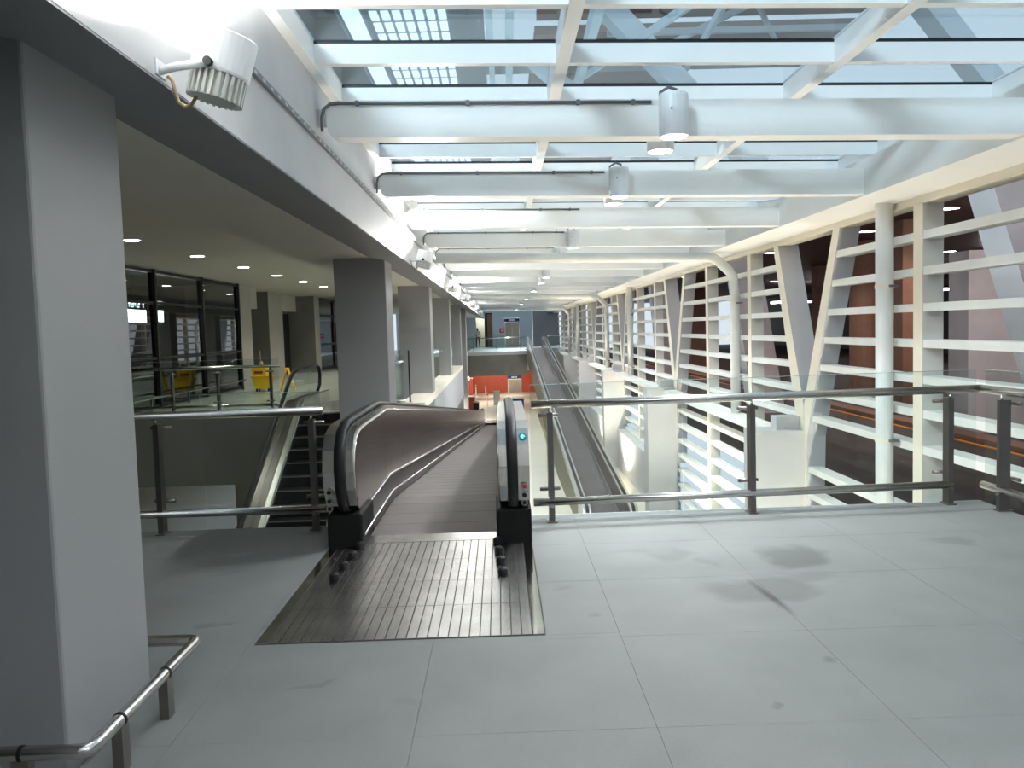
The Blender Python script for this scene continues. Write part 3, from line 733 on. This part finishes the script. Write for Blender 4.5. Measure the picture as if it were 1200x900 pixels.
    # belly under the belt
    MB().prism([(path[1][0]+.3, path[1][1]-.06), (path[-2][0], path[-2][1]-.06), (path[-2][0], path[-2][1]-.85), (path[1][0]+.3, path[1][1]-.85)], 'x', xc-.75, xc+.75).obj('truss_casing', 'clad', t)
    return t
walkway(-.565, [(6.45, 0), (7.9, 0), (49.9, LOW), (51.2, LOW)], 'moving walkway descending away from the landing, its ribbed plate in the foreground', True)
walkway(2.88, [(22.6, LOW), (23.8, LOW), (65.3, 0), (66.4, 0)], 'moving walkway rising from the lower hall to the far landing on the right', False)

# ================================================================== ESCALATOR (left)
def escalator():
    t = thing('escalator', (-3.6, 10, LOW), 'dark stepped escalator descending towards the camera behind the left railing', 'escalator')
    yt, yb = 17.3, 10.05; sl = (0-LOW)/(yt-yb)
    xl, xr = -4.08, -3.06
    n = 21
    rise = -LOW/n; run = (yt-yb)/n
    for k in range(n):
        z = LOW+rise*(k+1); y = yb+run*k
        s_ = box('step', 'rubber', xl, xr, y, y+run+.02, z-rise, z-.004, t)
        box('step_nosing', 'steel_dk', xl, xr, y-.004, y+.03, z-.018, z+.002, s_)
    for s_, x0 in ((-1, xl), (1, xr)):
        X = lambda d: x0+s_*d
        base = [(yb-1.2, LOW), (yb, LOW), (yt, 0), (yt+2.4, 0)]
        MB().prism([(y, z+.28) for y, z in base]+[(y, z-.5) for y, z in base][::-1], 'x', X(0), X(.14)).obj('skirt', 'steel', t)
        MB().tube([(X(.02), y, z+.29) for y, z in base], .02, 8).obj('trim_strip', 'steel', t)
        MB().prism([(y, z+.26) for y, z in base]+[(y, z-.6) for y, z in base][::-1], 'x', X(.15), X(.40)).obj('outer_deck', 'skirt', t)
        # glass balustrade sheets
        ys_ = [yb-1.0, yb-.02, 11.9, 13.7, 15.5, 17.3, 18.6, 19.5]
        pz = lambda y: 0 if y > yt else (LOW if y < yb else LOW+sl*(y-yb))
        for a, b in zip(ys_, ys_[1:]):
            MB().prism([(a, pz(a)+.27), (b-.01, pz(b)+.27), (b-.01, pz(b)+.82), (a, pz(a)+.82)], 'x', X(.22), X(.235)).obj('glass_panel', 'glass', t)
        hr = [(yb-.9, LOW+.3), (yb-1.25, LOW+.4), (yb-1.35, LOW+.6), (yb-1.25, LOW+.82), (yb-.9, LOW+.9), (yb-.1, LOW+.9), (yb+.5, LOW+1.12), (yt-.5, .62), (yt-.15, .80), (yt+.3, .89), (yt+2.1, .9), (yt+2.35, .84), (yt+2.48, .66), (yt+2.4, .42), (yt+2.15, .3)]
        MB().tube([(X(.228), y, z) for y, z in hr], .042, 10, ry=.025).obj('handrail', 'rubber', t)
    box('landing_plate', 'plate', xl-.3, xr+.3, yt+.2, yt+2.6, -.005, .006, t)
    return t
escalator()

# ================================================================== LEFT HALL OBJECTS
for k in range(11):
    y = 4.9+2.98*k
    t = thing('recessed_downlight', (-6.0, y, 3.25), 'round recessed downlight in the left ceiling, %s visible from the front' % ORD[k-3] if k > 2 else 'recessed downlight in the left ceiling, hidden by the large column, %s one' % ORD[k], 'downlight', 'downlights in the left hall ceiling')
    MB().lathe((-6.0, y, 3.235), [(.0, 0), (.125, 0), (.125, .012), (0, .012)], 18).obj('lamp_glass', 'dlglow', t)
    MB().lathe((-6.0, y, 3.240), [(.13, 0), (.155, 0), (.155, .012), (.13, .012)], 18, ring=True).obj('trim_ring', 'lampbody', t)
    lamp('SPOT', (-6.0, y, 3.2), 70 if y > 16 else 30, (1, .97, .84), .12, aim=(-6.0, y, 0), spot=135, blend=.8, parent=t)
# mop bucket, mop, wet floor sign
bx_, by_ = -6.95, 24.3
t = thing('mop_bucket', (bx_, by_, 0), 'yellow wheeled mop bucket with wringer by the first pilaster', 'bucket')
MB().hexa([(bx_-.2, by_-.16, .09), (bx_+.22, by_-.16, .09), (bx_+.22, by_+.16, .09), (bx_-.2, by_+.16, .09)],
          [(bx_-.29, by_-.21, .44), (bx_+.29, by_-.21, .44), (bx_+.29, by_+.21, .44), (bx_-.29, by_+.21, .44)]).obj('bucket', 'yellow', t)
MB().box(bx_-.31, bx_+.31, by_-.23, by_+.23, .43, .46, .01).obj('rim', 'yellow', t)
wr_ = MB().hexa([(bx_-.26, by_-.17, .46), (bx_+.12, by_-.17, .46), (bx_+.12, by_+.17, .46), (bx_-.26, by_+.17, .46)],
          [(bx_-.30, by_-.19, .72), (bx_+.14, by_-.19, .72), (bx_+.14, by_+.19, .72), (bx_-.30, by_+.19, .72)]).obj('wringer', 'yellow', t)
box('wringer_slot', 'darkred', bx_-.2, bx_+.05, by_-.195, by_-.17, .53, .60, wr_)
MB().tube([(bx_+.12, by_-.1, .70), (bx_+.2, by_-.1, .58), (bx_+.3, by_-.1, .52)], .016, 8).obj('lever', 'yellow', wr_)
for dx in (-.16, .18):
    for dy in (-.13, .13):
        MB().lathe((bx_+dx-.015, by_+dy, .045), [(.045, 0), (.045, .03)], 14, (1, 0, 0)).obj('wheel', 'rubber', t)
        MB().box(bx_+dx-.025, bx_+dx+.025, by_+dy-.02, by_+dy+.02, .05, .1).obj('caster', 'boot', t)
t = thing('mop', (bx_-.05, by_+.05, .46), 'mop with a wooden handle standing in the yellow bucket', 'mop')
MB().tube([(bx_-.04, by_+.02, .5), (bx_-.10, by_+.12, 1.18)], .014, 8).obj('handle', 'flex', t)
MB().lathe((bx_-.04, by_+.02, .46), [(.10, 0), (.13, .08), (.09, .20), (.05, .38), (.03, .42)], 14).obj('mop_head', 'water', t)
sx, sy = -6.25, 24.35
t = thing('wet_floor_sign', (sx, sy, 0), 'yellow folding wet floor sign standing beside the mop bucket', 'sign')
for s_ in (-1, 1):
    MB().hexa([(sx+s_*.20, sy-.12, 0), (sx+s_*.225, sy-.12, 0), (sx+s_*.225, sy+.12, 0), (sx+s_*.20, sy+.12, 0)][::1],
              [(sx+s_*.015, sy-.09, .62), (sx+s_*.04, sy-.09, .62), (sx+s_*.04, sy+.09, .62), (sx+s_*.015, sy+.09, .62)]).obj('board', 'yellow', t)
MB().box(sx-.05, sx+.05, sy-.07, sy+.07, .60, .66, .01).obj('hinge', 'yellow', t)
# lit information display with clock behind the curtain wall
t = thing('clock_display', (-9.3, 21.2, 2.0), 'lit white screen under a digital clock, left behind the curtain wall', 'display')
box('screen_case', 'dark', -9.3, -9.21, 20.60, 21.90, 2.03, 2.40, t)
box('screen', 'screenw', -9.21, -9.2, 20.69, 21.84, 2.06, 2.375, t)
box('clock_case', 'dark', -9.3, -9.21, 20.6, 21.9, 2.40, 2.62, t)
MB().tube([(-9.25, 21.2, 2.6), (-9.25, 21.2, 3.25)], .03, 8).obj('hanger', 'dark', t)
def seg_text(txt, y0, z0, h, x, par, wch=.17, gap=.07, th=.03):
    SEG = {'1': 'bc', '8': 'abcdefg', '2': 'abged', ':': ':'}
    mm = MB(); y = y0
    for ch in txt:
        if ch == ':':
            for zz_ in (.3, .7): mm.box(x, x+.006, y, y+th, z0+h*zz_-th/2, z0+h*zz_+th/2)
            y += th+gap; continue
        W = wch
        for s_ in SEG[ch]:
            r = {'a': (0, W, h-th, h), 'g': (0, W, h/2-th/2, h/2+th/2), 'd': (0, W, 0, th), 'b': (W-th, W, h/2, h), 'c': (W-th, W, 0, h/2), 'f': (0, th, h/2, h), 'e': (0, th, 0, h/2)}[s_]
            mm.box(x, x+.006, y+r[0], y+r[1], z0+r[2], z0+r[3])
        y += W+gap
    mm.obj('clock_digits', 'digits', par)
seg_text('18:21', 20.72, 2.43, .14, -9.21, t)
t = thing('wall_screen', (-9.3, 22.9, 2.0), 'narrow lit white screen right of the clock display behind the curtain wall', 'display')
box('screen_case', 'dark', -9.3, -9.21, 22.42, 23.0, 2.03, 2.44, t); box('screen', 'screenw', -9.21, -9.2, 22.48, 22.95, 2.08, 2.39, t)
MB().tube([(-9.25, 22.7, 2.43), (-9.25, 22.7, 3.25)], .03, 8).obj('hanger', 'dark', t)

# ================================================================== FAR END
def lift(x0, x1, z0, y, lab, h=2.2):
    t = thing('lift_door', ((x0+x1)/2, y, z0), lab, 'lift')
    xm = (x0+x1)/2
    for a, b in ((x0+.08, xm-.006), (xm+.006, x1-.08)): box('door_leaf', 'lift', a, b, y-.03, y+.02, z0, z0+h, t)
    for a, b in ((x0, x0+.08), (x1-.08, x1)): box('door_jamb', 'steel', a, b, y-.06, y, z0, z0+h, t)
    box('header', 'steel', x0, x1, y-.06, y, z0+h, z0+h+.08, t)
    s_ = box('sign', 'navy', x0, x1, y-.10, y-.02, z0+h+.08, z0+h+.36, t)
    return t, s_
t, s_ = lift(.5, 1.86, 0, FARY, 'steel lift doors under a navy sign in the far upper wall')
mm = MB()
for k in range(4): mm.box(.92+k*.13, 1.02+k*.13, FARY-.108, FARY-.1, 2.34, 2.48)
mm.obj('sign_lettering', 'signwhite', s_)
t, s_ = lift(.62, 1.9, LOW, FARY-.2, 'steel lift doors under a navy sign in the red lower wall', 1.18)
mm = MB()
for k in range(4): mm.box(1.0+k*.13, 1.09+k*.13, FARY-.308, FARY-.3, LOW+1.34, LOW+1.46)
mm.obj('sign_lettering', 'signwhite', s_)
t = thing('fire_sign', (.23, FARY-.02, 1.28), 'red sign on the far upper wall left of the lift', 'sign')
box('sign_board', 'redsign', .03, .43, FARY-.03, FARY-.002, 1.28, 1.70, t); box('pictogram', 'signwhite', .17, .29, FARY-.034, FARY-.03, 1.4, 1.58, t)
t = thing('fire_sign', (.1, FARY-.22, -3.5), 'bright red sign on the red lower wall left of the lift', 'sign')
box('sign_board', 'redsign', -.1, .3, FARY-.23, FARY-.202, LOW+1.05, LOW+1.4, t); box('pictogram', 'redbtn', .04, .16, FARY-.234, FARY-.23, LOW+1.13, LOW+1.3, t)
# service counters in the lower hall
def counter(x, y, w_, d_, h_, lab):
    t = thing('service_counter', (x, y, LOW), lab, 'counter', 'red counters in the lower hall')
    box('cabinet', 'darkred', x-w_/2, x+w_/2, y-d_/2, y+d_/2, LOW+.08, LOW+h_, t, .01); box('plinth', 'boot', x-w_/2+.04, x+w_/2-.04, y-d_/2+.04, y+d_/2-.04, LOW, LOW+.08, t)
    box('worktop', 'cream', x-w_/2-.04, x+w_/2+.04, y-d_/2-.04, y+d_/2+.04, LOW+h_, LOW+h_+.05, t)
    return t
counter(-2.3, 60.5, .75, .8, .95, 'dark red service counter at the lower left, nearest to the walkway')
counter(-2.75, 67, .9, 1.2, 1.9, 'tall dark red cabinet behind the nearest red counter')
t = thing('light_box', (-2.9, 62.5, LOW), 'glowing white panel box above the red cabinets', 'light box')
box('case', 'lampbody', -3.3, -2.35, 62.4, 62.6, LOW+2.0, LOW+2.75, t); box('front', 'screenw', -3.25, -2.40, 62.38, 62.4, LOW+2.05, LOW+2.7, t)
for px_ in (-3.2, -2.45): MB().tube([(px_, 62.5, LOW), (px_, 62.5, LOW+2.0)], .03, 8).obj('stand', 'steel', t)
for i, (x, y) in enumerate(((-1.05, 62), (-1.3, 70), (-2.2, 72))):
    t = thing('barrier_post', (x, y, LOW), 'pale barrier post on the cream lower floor, %s of three' % ('nearest', 'middle', 'farthest')[i], 'post', 'barrier posts in the lower hall')
    MB().lathe((x, y, LOW), [(.16, 0), (.16, .03), (.05, .05), (.05, 1.0), (.06, 1.02), (.0, 1.05)], 14).obj('post', 'cream', t)
    MB().lathe((x, y, LOW+.9), [(.07, 0), (.07, .08)], 14).obj('cassette', 'darkred', t)
t = thing('kiosk', (-.4, 63.5, LOW), 'small grey kiosk terminal at the foot of the descending walkway', 'kiosk')
box('pedestal', 'wallfar', -.6, -.1, 63.3, 63.6, LOW, LOW+1.1, t); box('screen', 'lampbody', -.52, -.18, 63.28, 63.3, LOW+.75, LOW+1.05, t)
t = thing('trolley', (1.1, 55.5, LOW), 'dark box trolley beyond the foot of the descending walkway', 'trolley')
box('body', 'navy', .75, 1.5, 55.2, 55.8, LOW+.2, LOW+1.15, t, .02); box('tray', 'steel', .72, 1.53, 55.15, 55.85, LOW+1.15, LOW+1.2, t)
for dx in (.85, 1.4): MB().lathe((dx, 55.3, LOW+.09), [(.09, 0), (.09, .04)], 12, (1, 0, 0)).obj('wheel', 'rubber', t)
t = thing('waste_bin', (-1.75, 57.5, LOW), 'dark waste bin beside the nearest red counter', 'bin')
MB().lathe((-1.75, 57.5, LOW), [(.16, 0), (.20, .75), (.0, .78)], 16).obj('bin_body', 'boot', t); MB().lathe((-1.75, 57.5, LOW+.76), [(.21, 0), (.2, .05), (.08, .12), (0, .13)], 16).obj('lid', 'steel_dk', t)

# person on the far landing
def person(x, y):
    t = thing('person', (x, y, 0), 'person in a pale shirt and dark trousers standing at the far doorway', 'person')
    V = [(0, 0, .95), (0, .0, 1.12), (0, 0, 1.30), (0, 0, 1.44), (0, -.01, 1.52), (0, -.02, 1.58), (0, -.02, 1.70),
         (-.10, 0, .88), (-.12, .01, .50), (-.13, .05, .09), (-.13, -.10, .04), (.10, 0, .88), (.14, -.05, .50), (.15, -.02, .09), (.16, -.16, .04),
         (-.18, 0, 1.40), (-.25, .02, 1.14), (-.14, -.17, 1.12), (-.05, -.20, 1.14), (.18, 0, 1.40), (.24, .03, 1.12), (.20, -.12, .92), (.19, -.16, .84)]
    E_ = [(0, 1), (1, 2), (2, 3), (3, 4), (4, 5), (5, 6), (0, 7), (7, 8), (8, 9), (9, 10), (0, 11), (11, 12), (12, 13), (13, 14), (3, 15), (15, 16), (16, 17), (17, 18), (3, 19), (19, 20), (20, 21), (21, 22)]
    R_ = [.15, .14, .16, .12, .055, .08, .075, .095, .07, .05, .04, .095, .07, .05, .04, .065, .048, .036, .032, .065, .048, .036, .032]
    me = bpy.data.meshes.new('body'); me.from_pydata(V, E_, []); tmp = bpy.data.objects.new('body_source', me); C.objects.link(tmp)
    md = tmp.modifiers.new('skin', 'SKIN'); md.use_smooth_shade = True
    for i, v in enumerate(me.skin_vertices[0].data): v.radius = (R_[i], R_[i]*(.72 if i < 3 else 1)); v.use_root = (i == 0)
    ss = tmp.modifiers.new('sub', 'SUBSURF'); ss.levels = ss.render_levels = 2
    bpy.context.view_layer.update()
    dg = bpy.context.evaluated_depsgraph_get()
    bm_ = bpy.data.meshes.new_from_object(tmp.evaluated_get(dg)); bpy.data.objects.remove(tmp)
    bm_.name = 'body'; bm_.materials.clear()
    for k in ('skin', 'shirt', 'trousers', 'boot'): bm_.materials.append(M[k])
    for p in bm_.polygons:
        c = p.center; p.use_smooth = True
        p.material_index = 3 if c.z < .09 else 2 if c.z < .97 and abs(c.x) < .2 else 0 if c.z > 1.49 or (c.y < -.1) or (abs(c.x) > .17 and c.z < 1.1) else 1
    o = bpy.data.objects.new('body', bm_); C.objects.link(o); o.parent = t
    MB().lathe((x, y-.005, 1.645), [(.088, 0), (.097, .05), (.085, .1), (.04, .128), (0, .132)], 16).obj('hair', 'boot', t, True)
    m_ = MB()
    for sx_ in (-.028, .028): m_.lathe((x+sx_, y-.098, 1.655), [(.009, 0), (.006, .008), (0, .009)], 8, (0, -1, 0))
    m_.obj('eyes', 'signwhite', t)
    MB().lathe((x, y-.09, 1.615), [(.016, 0), (.012, .02), (0, .03)], 8, (0, -1, 0)).obj('nose', 'skin', t)
    MB().box(x-.024, x+.024, y-.098, y-.085, 1.578, 1.586).obj('mouth', 'darkred', t)
    for s_ in (-1, 1):
        base = Vector((x-.05, y-.20, 1.14)) if s_ < 0 else Vector((x+.19, y-.16, .84)); d = Vector((.5, -.4, .2)).normalized() if s_ < 0 else Vector((-.05, -.15, -1)).normalized()
        side = Vector((0, .3, 1)).normalized() if s_ < 0 else Vector((0, 1, -.15)).normalized()
        for k in range(4):
            b = base+side*(k-1.5)*.02; L = (.075, .085, .08, .062)[k]; MB().tube([b, b+d*L*.5, b+d*L+Vector((0, -.01, 0))], [.010, .009, .007], 8).obj('finger', 'skin', t)
        MB().tube([base-d*.02, base+side*.05+d*.02, base+side*.055+d*.05], [.011, .010, .008], 8).obj('thumb', 'skin', t)
person(-1.95, 74.5)

# ================================================================== OUTSIDE, SEEN THROUGH THE LOUVRES
tag(box('floor', 'road', 5.4, 60, -10, 110, -1.5, -1.3), 'dark forecourt outside the louvres', None, None, 'structure')
tag(box('ceiling', 'soffit', 9.2, 60, -10, 110, 4.5, 4.9), 'dark brown ceiling over the forecourt', None, None, 'structure')
tag(box('wall_outside', 'road', 34, 34.4, -10, 110, -1.3, 4.5), 'dark back of the forecourt', None, None, 'structure')
t = thing('kerb_stripe', (10.6, 30, -1.3), 'orange painted kerb stripe on the dark forecourt', 'kerb stripe'); box('stripe', 'orange', 10.55, 10.66, 8, 60, -1.3, -1.28, t)
box('kerb', 'brown', 10.75, 11.3, 8, 60, -1.3, -1.18, t)
t = thing('kerb_stripe', (7.6, 20, -1.3), 'pale lane line on the forecourt nearer the louvres', 'lane line')
for k in range(14): box('dash', 'concrete', 9.4, 9.5, 8+k*3, 9.2+k*3, -1.3, -1.29, t)
for i, yw in enumerate([3.4+15.1*k for k in range(5)]):
    for s_ in (0,):
        t0 = 'leaning white concrete pylon outside the louvres, %s from the right' % ORD[i]
        if s_ == 0: pr = [(yw+8.25, -1.3), (yw+11.1, 4.5), (yw+10.35, 4.5), (yw+7.5, -1.3)]
        else: pr = [(yw+7.6, -1.3), (yw+4.6, 4.5), (yw+5.3, 4.5), (yw+8.2, -1.3)]
        o = MB().prism(pr, 'x', 8.0+.02*s_, 9.0+.02*s_).obj('pylon', 'legwhite'); tag(o, t0, 'pylon', 'pylons outside the louvres')
        if s_ == 0: o.data.materials.append(M['concrete']); [setattr(p, 'material_index', 1) for p in o.data.polygons if p.normal.y < -.5]  # near faces turn mauve: the shaded side is put into the colour
for i, (x0, x1, y, m, h) in enumerate(((11.4, 16, 20, 'concrete', 3.2), (11.9, 12.5, 24.3, 'brown', 4.5), (13.2, 14.3, 31, 'brown', 4.5), (17, 18, 44, 'brown', 4.5), (13, 14, 56, 'brown', 4.5), (24, 25, 40, 'brown', 4.5))):
    m_ = MB()
    if i == 2: m_.lathe(((x0+x1)/2, y, -1.3), [(.55, 0), (.55, 5.77)], 20)
    else: m_.box(x0, x1, y, y+.9, -1.3, h-.03, .02)
    tag(m_.obj('pier', m), ['broad mauve concrete pier behind the right louvres', 'narrow brown pier beside the mauve concrete pier', 'round brown pier seen left of the nearest downpipe', 'brown pier deep in the forecourt',
                            'brown pier behind the far louvres', 'brown pier at the back of the forecourt'][i], 'pier')
for i, (x, y) in enumerate(sorted(((13.6, 14.0), (12.14, 22.3), (12.3, 27.5), (20.2, 37), (20, 45), (11.5, 35), (11.5, 43), (11.5, 51), (20, 28), (20, 60), (11.5, 62)), key=lambda p: -p[0]/p[1])):  # rightmost lamp is out of view, added to light the mauve pier's near face
    t = thing('outdoor_downlight', (x, y, 4.5), 'round downlight in the forecourt ceiling, %s of eleven counted from the right' % ORD[i], 'downlight', 'downlights in the forecourt ceiling')
    MB().lathe((x, y, 4.47), [(0, 0), (.28, 0), (.28, .02), (0, .02)], 18).obj('lamp_glass', 'outlamp', t); MB().lathe((x, y, 4.465), [(.285, 0), (.33, 0), (.33, .034), (.285, .034)], 18, ring=True).obj('trim_ring', 'soffit', t)
    lamp('SPOT', (x, y, 4.42), 620 if y < 15 else 260, (1, .90, .87) if y < 15 else (1, .72, .6), .2, aim=(x, y+(5 if y < 15 else 0), 0), spot=140, blend=.8, parent=t)
for i, (x, y, w_, z) in enumerate(((22.5, 36, 3.0, 3.3), (26, 52, 5, 3.2), (24, 66, 4.5, 3.0))):
    t = thing('lit_sign_band', (x, y, z), 'bright strip light across the dark forecourt, %s' % ('nearest', 'middle', 'farthest')[i], 'strip light')
    box('tube', 'outlamp', x-w_/2, x+w_/2, y, y+.1, z, z+.16, t); box('housing', 'boot', x-w_/2, x+w_/2, y, y+.12, z+.16, z+.3, t)
    for dx in (-w_/3, w_/3): MB().tube([(x+dx, y+.06, z+.3), (x+dx, y+.06, 4.5)], .03, 6).obj('hanger', 'boot', t)
t = thing('direction_sign', (13.2, 27, -1.3), 'lit blue and white sign on a stand in the forecourt', 'sign')
MB().tube([(13.4, 27, -1.3), (13.4, 27, .6)], .06, 8).obj('stand', 'steel_dk', t); box('case', 'concrete', 12.8, 14.0, 27, 27.3, .9, 1.35, t); box('screen', 'navy', 13.2, 14.0, 26.97, 27, .5, .9, t); box('lit_face', 'screenw', 13.5, 13.75, 26.95, 26.97, .6, .78, t)
box('side_post', 'steel_dk', 12.8, 12.88, 27, 27.1, -1.3, .9, t)
t = thing('exit_lamp', (15.3, 33, -1.3), 'small green lit sign in the dark forecourt', 'sign')
box('face', emit('green glow', (.1, 1, .35), 1.6), 15.2, 15.45, 33, 33.03, 2.55, 2.8, t); box('stem', emit('green strip glow', (.1, 1, .3), .8), 15.5, 15.56, 33, 33.03, 1.3, 2.5, t); box('case', 'boot', 15.1, 15.6, 33.03, 33.1, -1.3, 2.85, t)

# ================================================================== TERMINAL ROOF ABOVE THE SKYLIGHT
tr = thing('ceiling', (0, 40, 12), 'grey terminal roof high above the skylight', None, None, 'structure')
box('roof_panel', 'terminal', -14, -5.0, -6, 110, 12, 12.4, tr)
box('roof_panel', 'terminal', -1.3, -.2, -6, 110, 12.05, 12.4, tr)
for y in (22, 26.2, 30.4, 34.6, 38.8, 43, 47.2, 52, 57, 62): box('roof_panel', 'rust', 1.6, 13.5 if y < 31 else 7.4, y, y+2.9, 12.1, 12.4, tr)
for y in (25.2, 33.6, 42): box('roof_panel', 'terminal', -.2, 14.0, y-.3, y+.7, 11.9, 12.4, tr)
box('roof_light', 'roofday', -4.85, -4.25, 20, 60, 12.02, 12.1, tr)
m_ = MB()
for i in range(7):
    for j in range(60):
        x0 = -3.95+i*.375
        m_.box(x0, x0+.26, 10+j*1.05, 10.76+j*1.05, 12.05, 12.1)
tag(m_.obj('roof_light', 'roofday', tr), kind='stuff')
box('roof_panel', 'terminal', -5.0, -1.3, -6, 110, 12.12, 12.4, tr)
box('wall_panel', 'terminal', -14.3, -14, -6, 110, 4.2, 12.4, tr)
def strut(a, b, w_, h_):
    a, b = Vector(a), Vector(b); d = (b-a).normalized(); u = d.cross(Vector((0, 0, 1))).normalized(); v = u.cross(d)
    q = [a+u*w_+v*h_, a-u*w_+v*h_, a-u*w_-v*h_, a+u*w_-v*h_]
    MB().hexa(q, [p+(b-a) for p in q]).obj('truss_member', 'truss', tr)
for a, b, w_, h_ in (((1.6, 8, 6.6), (3.9, 44, 12.2), .10, .2), ((.3, 9, 7.6), (.9, 50, 12.2), .10, .15), ((-.1, 9, 7.6), (.2, 50, 12.2), .08, .12),
                     ((2.7, 25.6, 12.1), (9.6, 25.6, 4.6), .38, .30), ((12.4, 25.6, 12.1), (18.4, 25.6, 4.6), .42, .30), ((1.6, 33, 12.1), (9.6, 33, 4.7), .3, .3), ((3.6, 8, 6.8), (8.4, 40, 12.3), .05, .1), ((5.4, 8, 6.8), (2.6, 40, 12.3), .05, .1),
                     ((4.0, 24, 12), (12, 24, 12), .06, .3), ((4.0, 29, 11.6), (13, 29, 11.6), .08, .1), ((6, 22, 11.8), (11, 32, 11.8), .06, .1), ((11, 22, 11.8), (6, 32, 11.8), .06, .1)):
    strut(a, b, w_, h_)
# downlights added under the left hall slab to brighten the lower hall and louvres
for i, y in enumerate((20, 30, 40, 52, 64)):
    t = thing('recessed_downlight', (-3.6 if y < 35 else -3.0, y, -1.47), 'added downlight under the left hall slab, %s along' % ORD[i], 'downlight', 'added downlights over the lower hall')
    x = t.location.x
    MB().lathe((x, y, -1.47), [(0, 0), (.2, 0), (.2, .02), (0, .02)], 16).obj('lamp_glass', 'lamp', t)
    lamp('SPOT', (x, y, -1.52), 300, (1, .93, .78), .25, aim=(x+.8, y, LOW), spot=160, blend=.7, parent=t)
for i, (x, y) in enumerate(((-1.2, 66), (1.0, 66), (-1.2, 72), (1.0, 72))):  # lamps added to brighten the red lower wall
    t = thing('recessed_downlight', (x, y, -1.77), 'added downlight under the far landing slab, %s of four' % ORD[i], 'downlight', 'added downlights under the far landing')
    MB().lathe((x, y, -1.77), [(0, 0), (.16, 0), (.16, .02), (0, .02)], 16).obj('lamp_glass', 'lamp', t)
    lamp('SPOT', (x, y, -1.82), 90, (1, .93, .8), .25, aim=(x, y+1.2, LOW), spot=165, blend=.5, parent=t)
for i, (y, e) in enumerate(((9.4, 210), (12.2, 210), (16.4, 260), (20.4, 330), (31, 520), (38, 520), (46, 500), (55, 420))):
    t = thing('uplight', (4.40 if y < 22 else 4.1, y, LOW), 'warm floor uplight at the foot of the louvred wall, %s from the front' % ORD[i], 'uplight', 'uplights at the foot of the louvred wall')
    x = t.location.x
    MB().lathe((x, y, LOW), [(.16, 0), (.16, .14), (.15, .16), (.13, .16), (.13, .12), (0, .12)], 20).obj('housing', 'boot', t)
    MB().lathe((x, y, LOW+.121), [(0, 0), (.128, 0), (.128, .006), (0, .006)], 18).obj('lamp_glass', 'lamp', t)
    lamp('SPOT', (x, y, LOW+.2), e, (1, .89, .72), .12, aim=(x+.12, y, 3), spot=150, blend=.7, parent=t)
t = thing('added_beam_lamp', (-7, -8, 10.6), 'large square lamp added unseen behind the camera to light the roof beams', 'lamp')  # out-of-view lamp added for the light on the beam fronts
box('lamp_body', 'lampbody', -9.05, -4.95, -10.05, -5.95, 10.65, 10.8, t); MB().tube([(-7, -8, 10.8), (-7, -8, 12)], .05, 8).obj('hanger', 'conduit', t)
lamp('AREA', (-7, -8, 10.6), 1700, (.86, .94, 1), 4.0, aim=(2.5, 12, 3.4), parent=t)
# clean helper property
for o in bpy.data.objects:
    if '_org' in o: del o['_org']
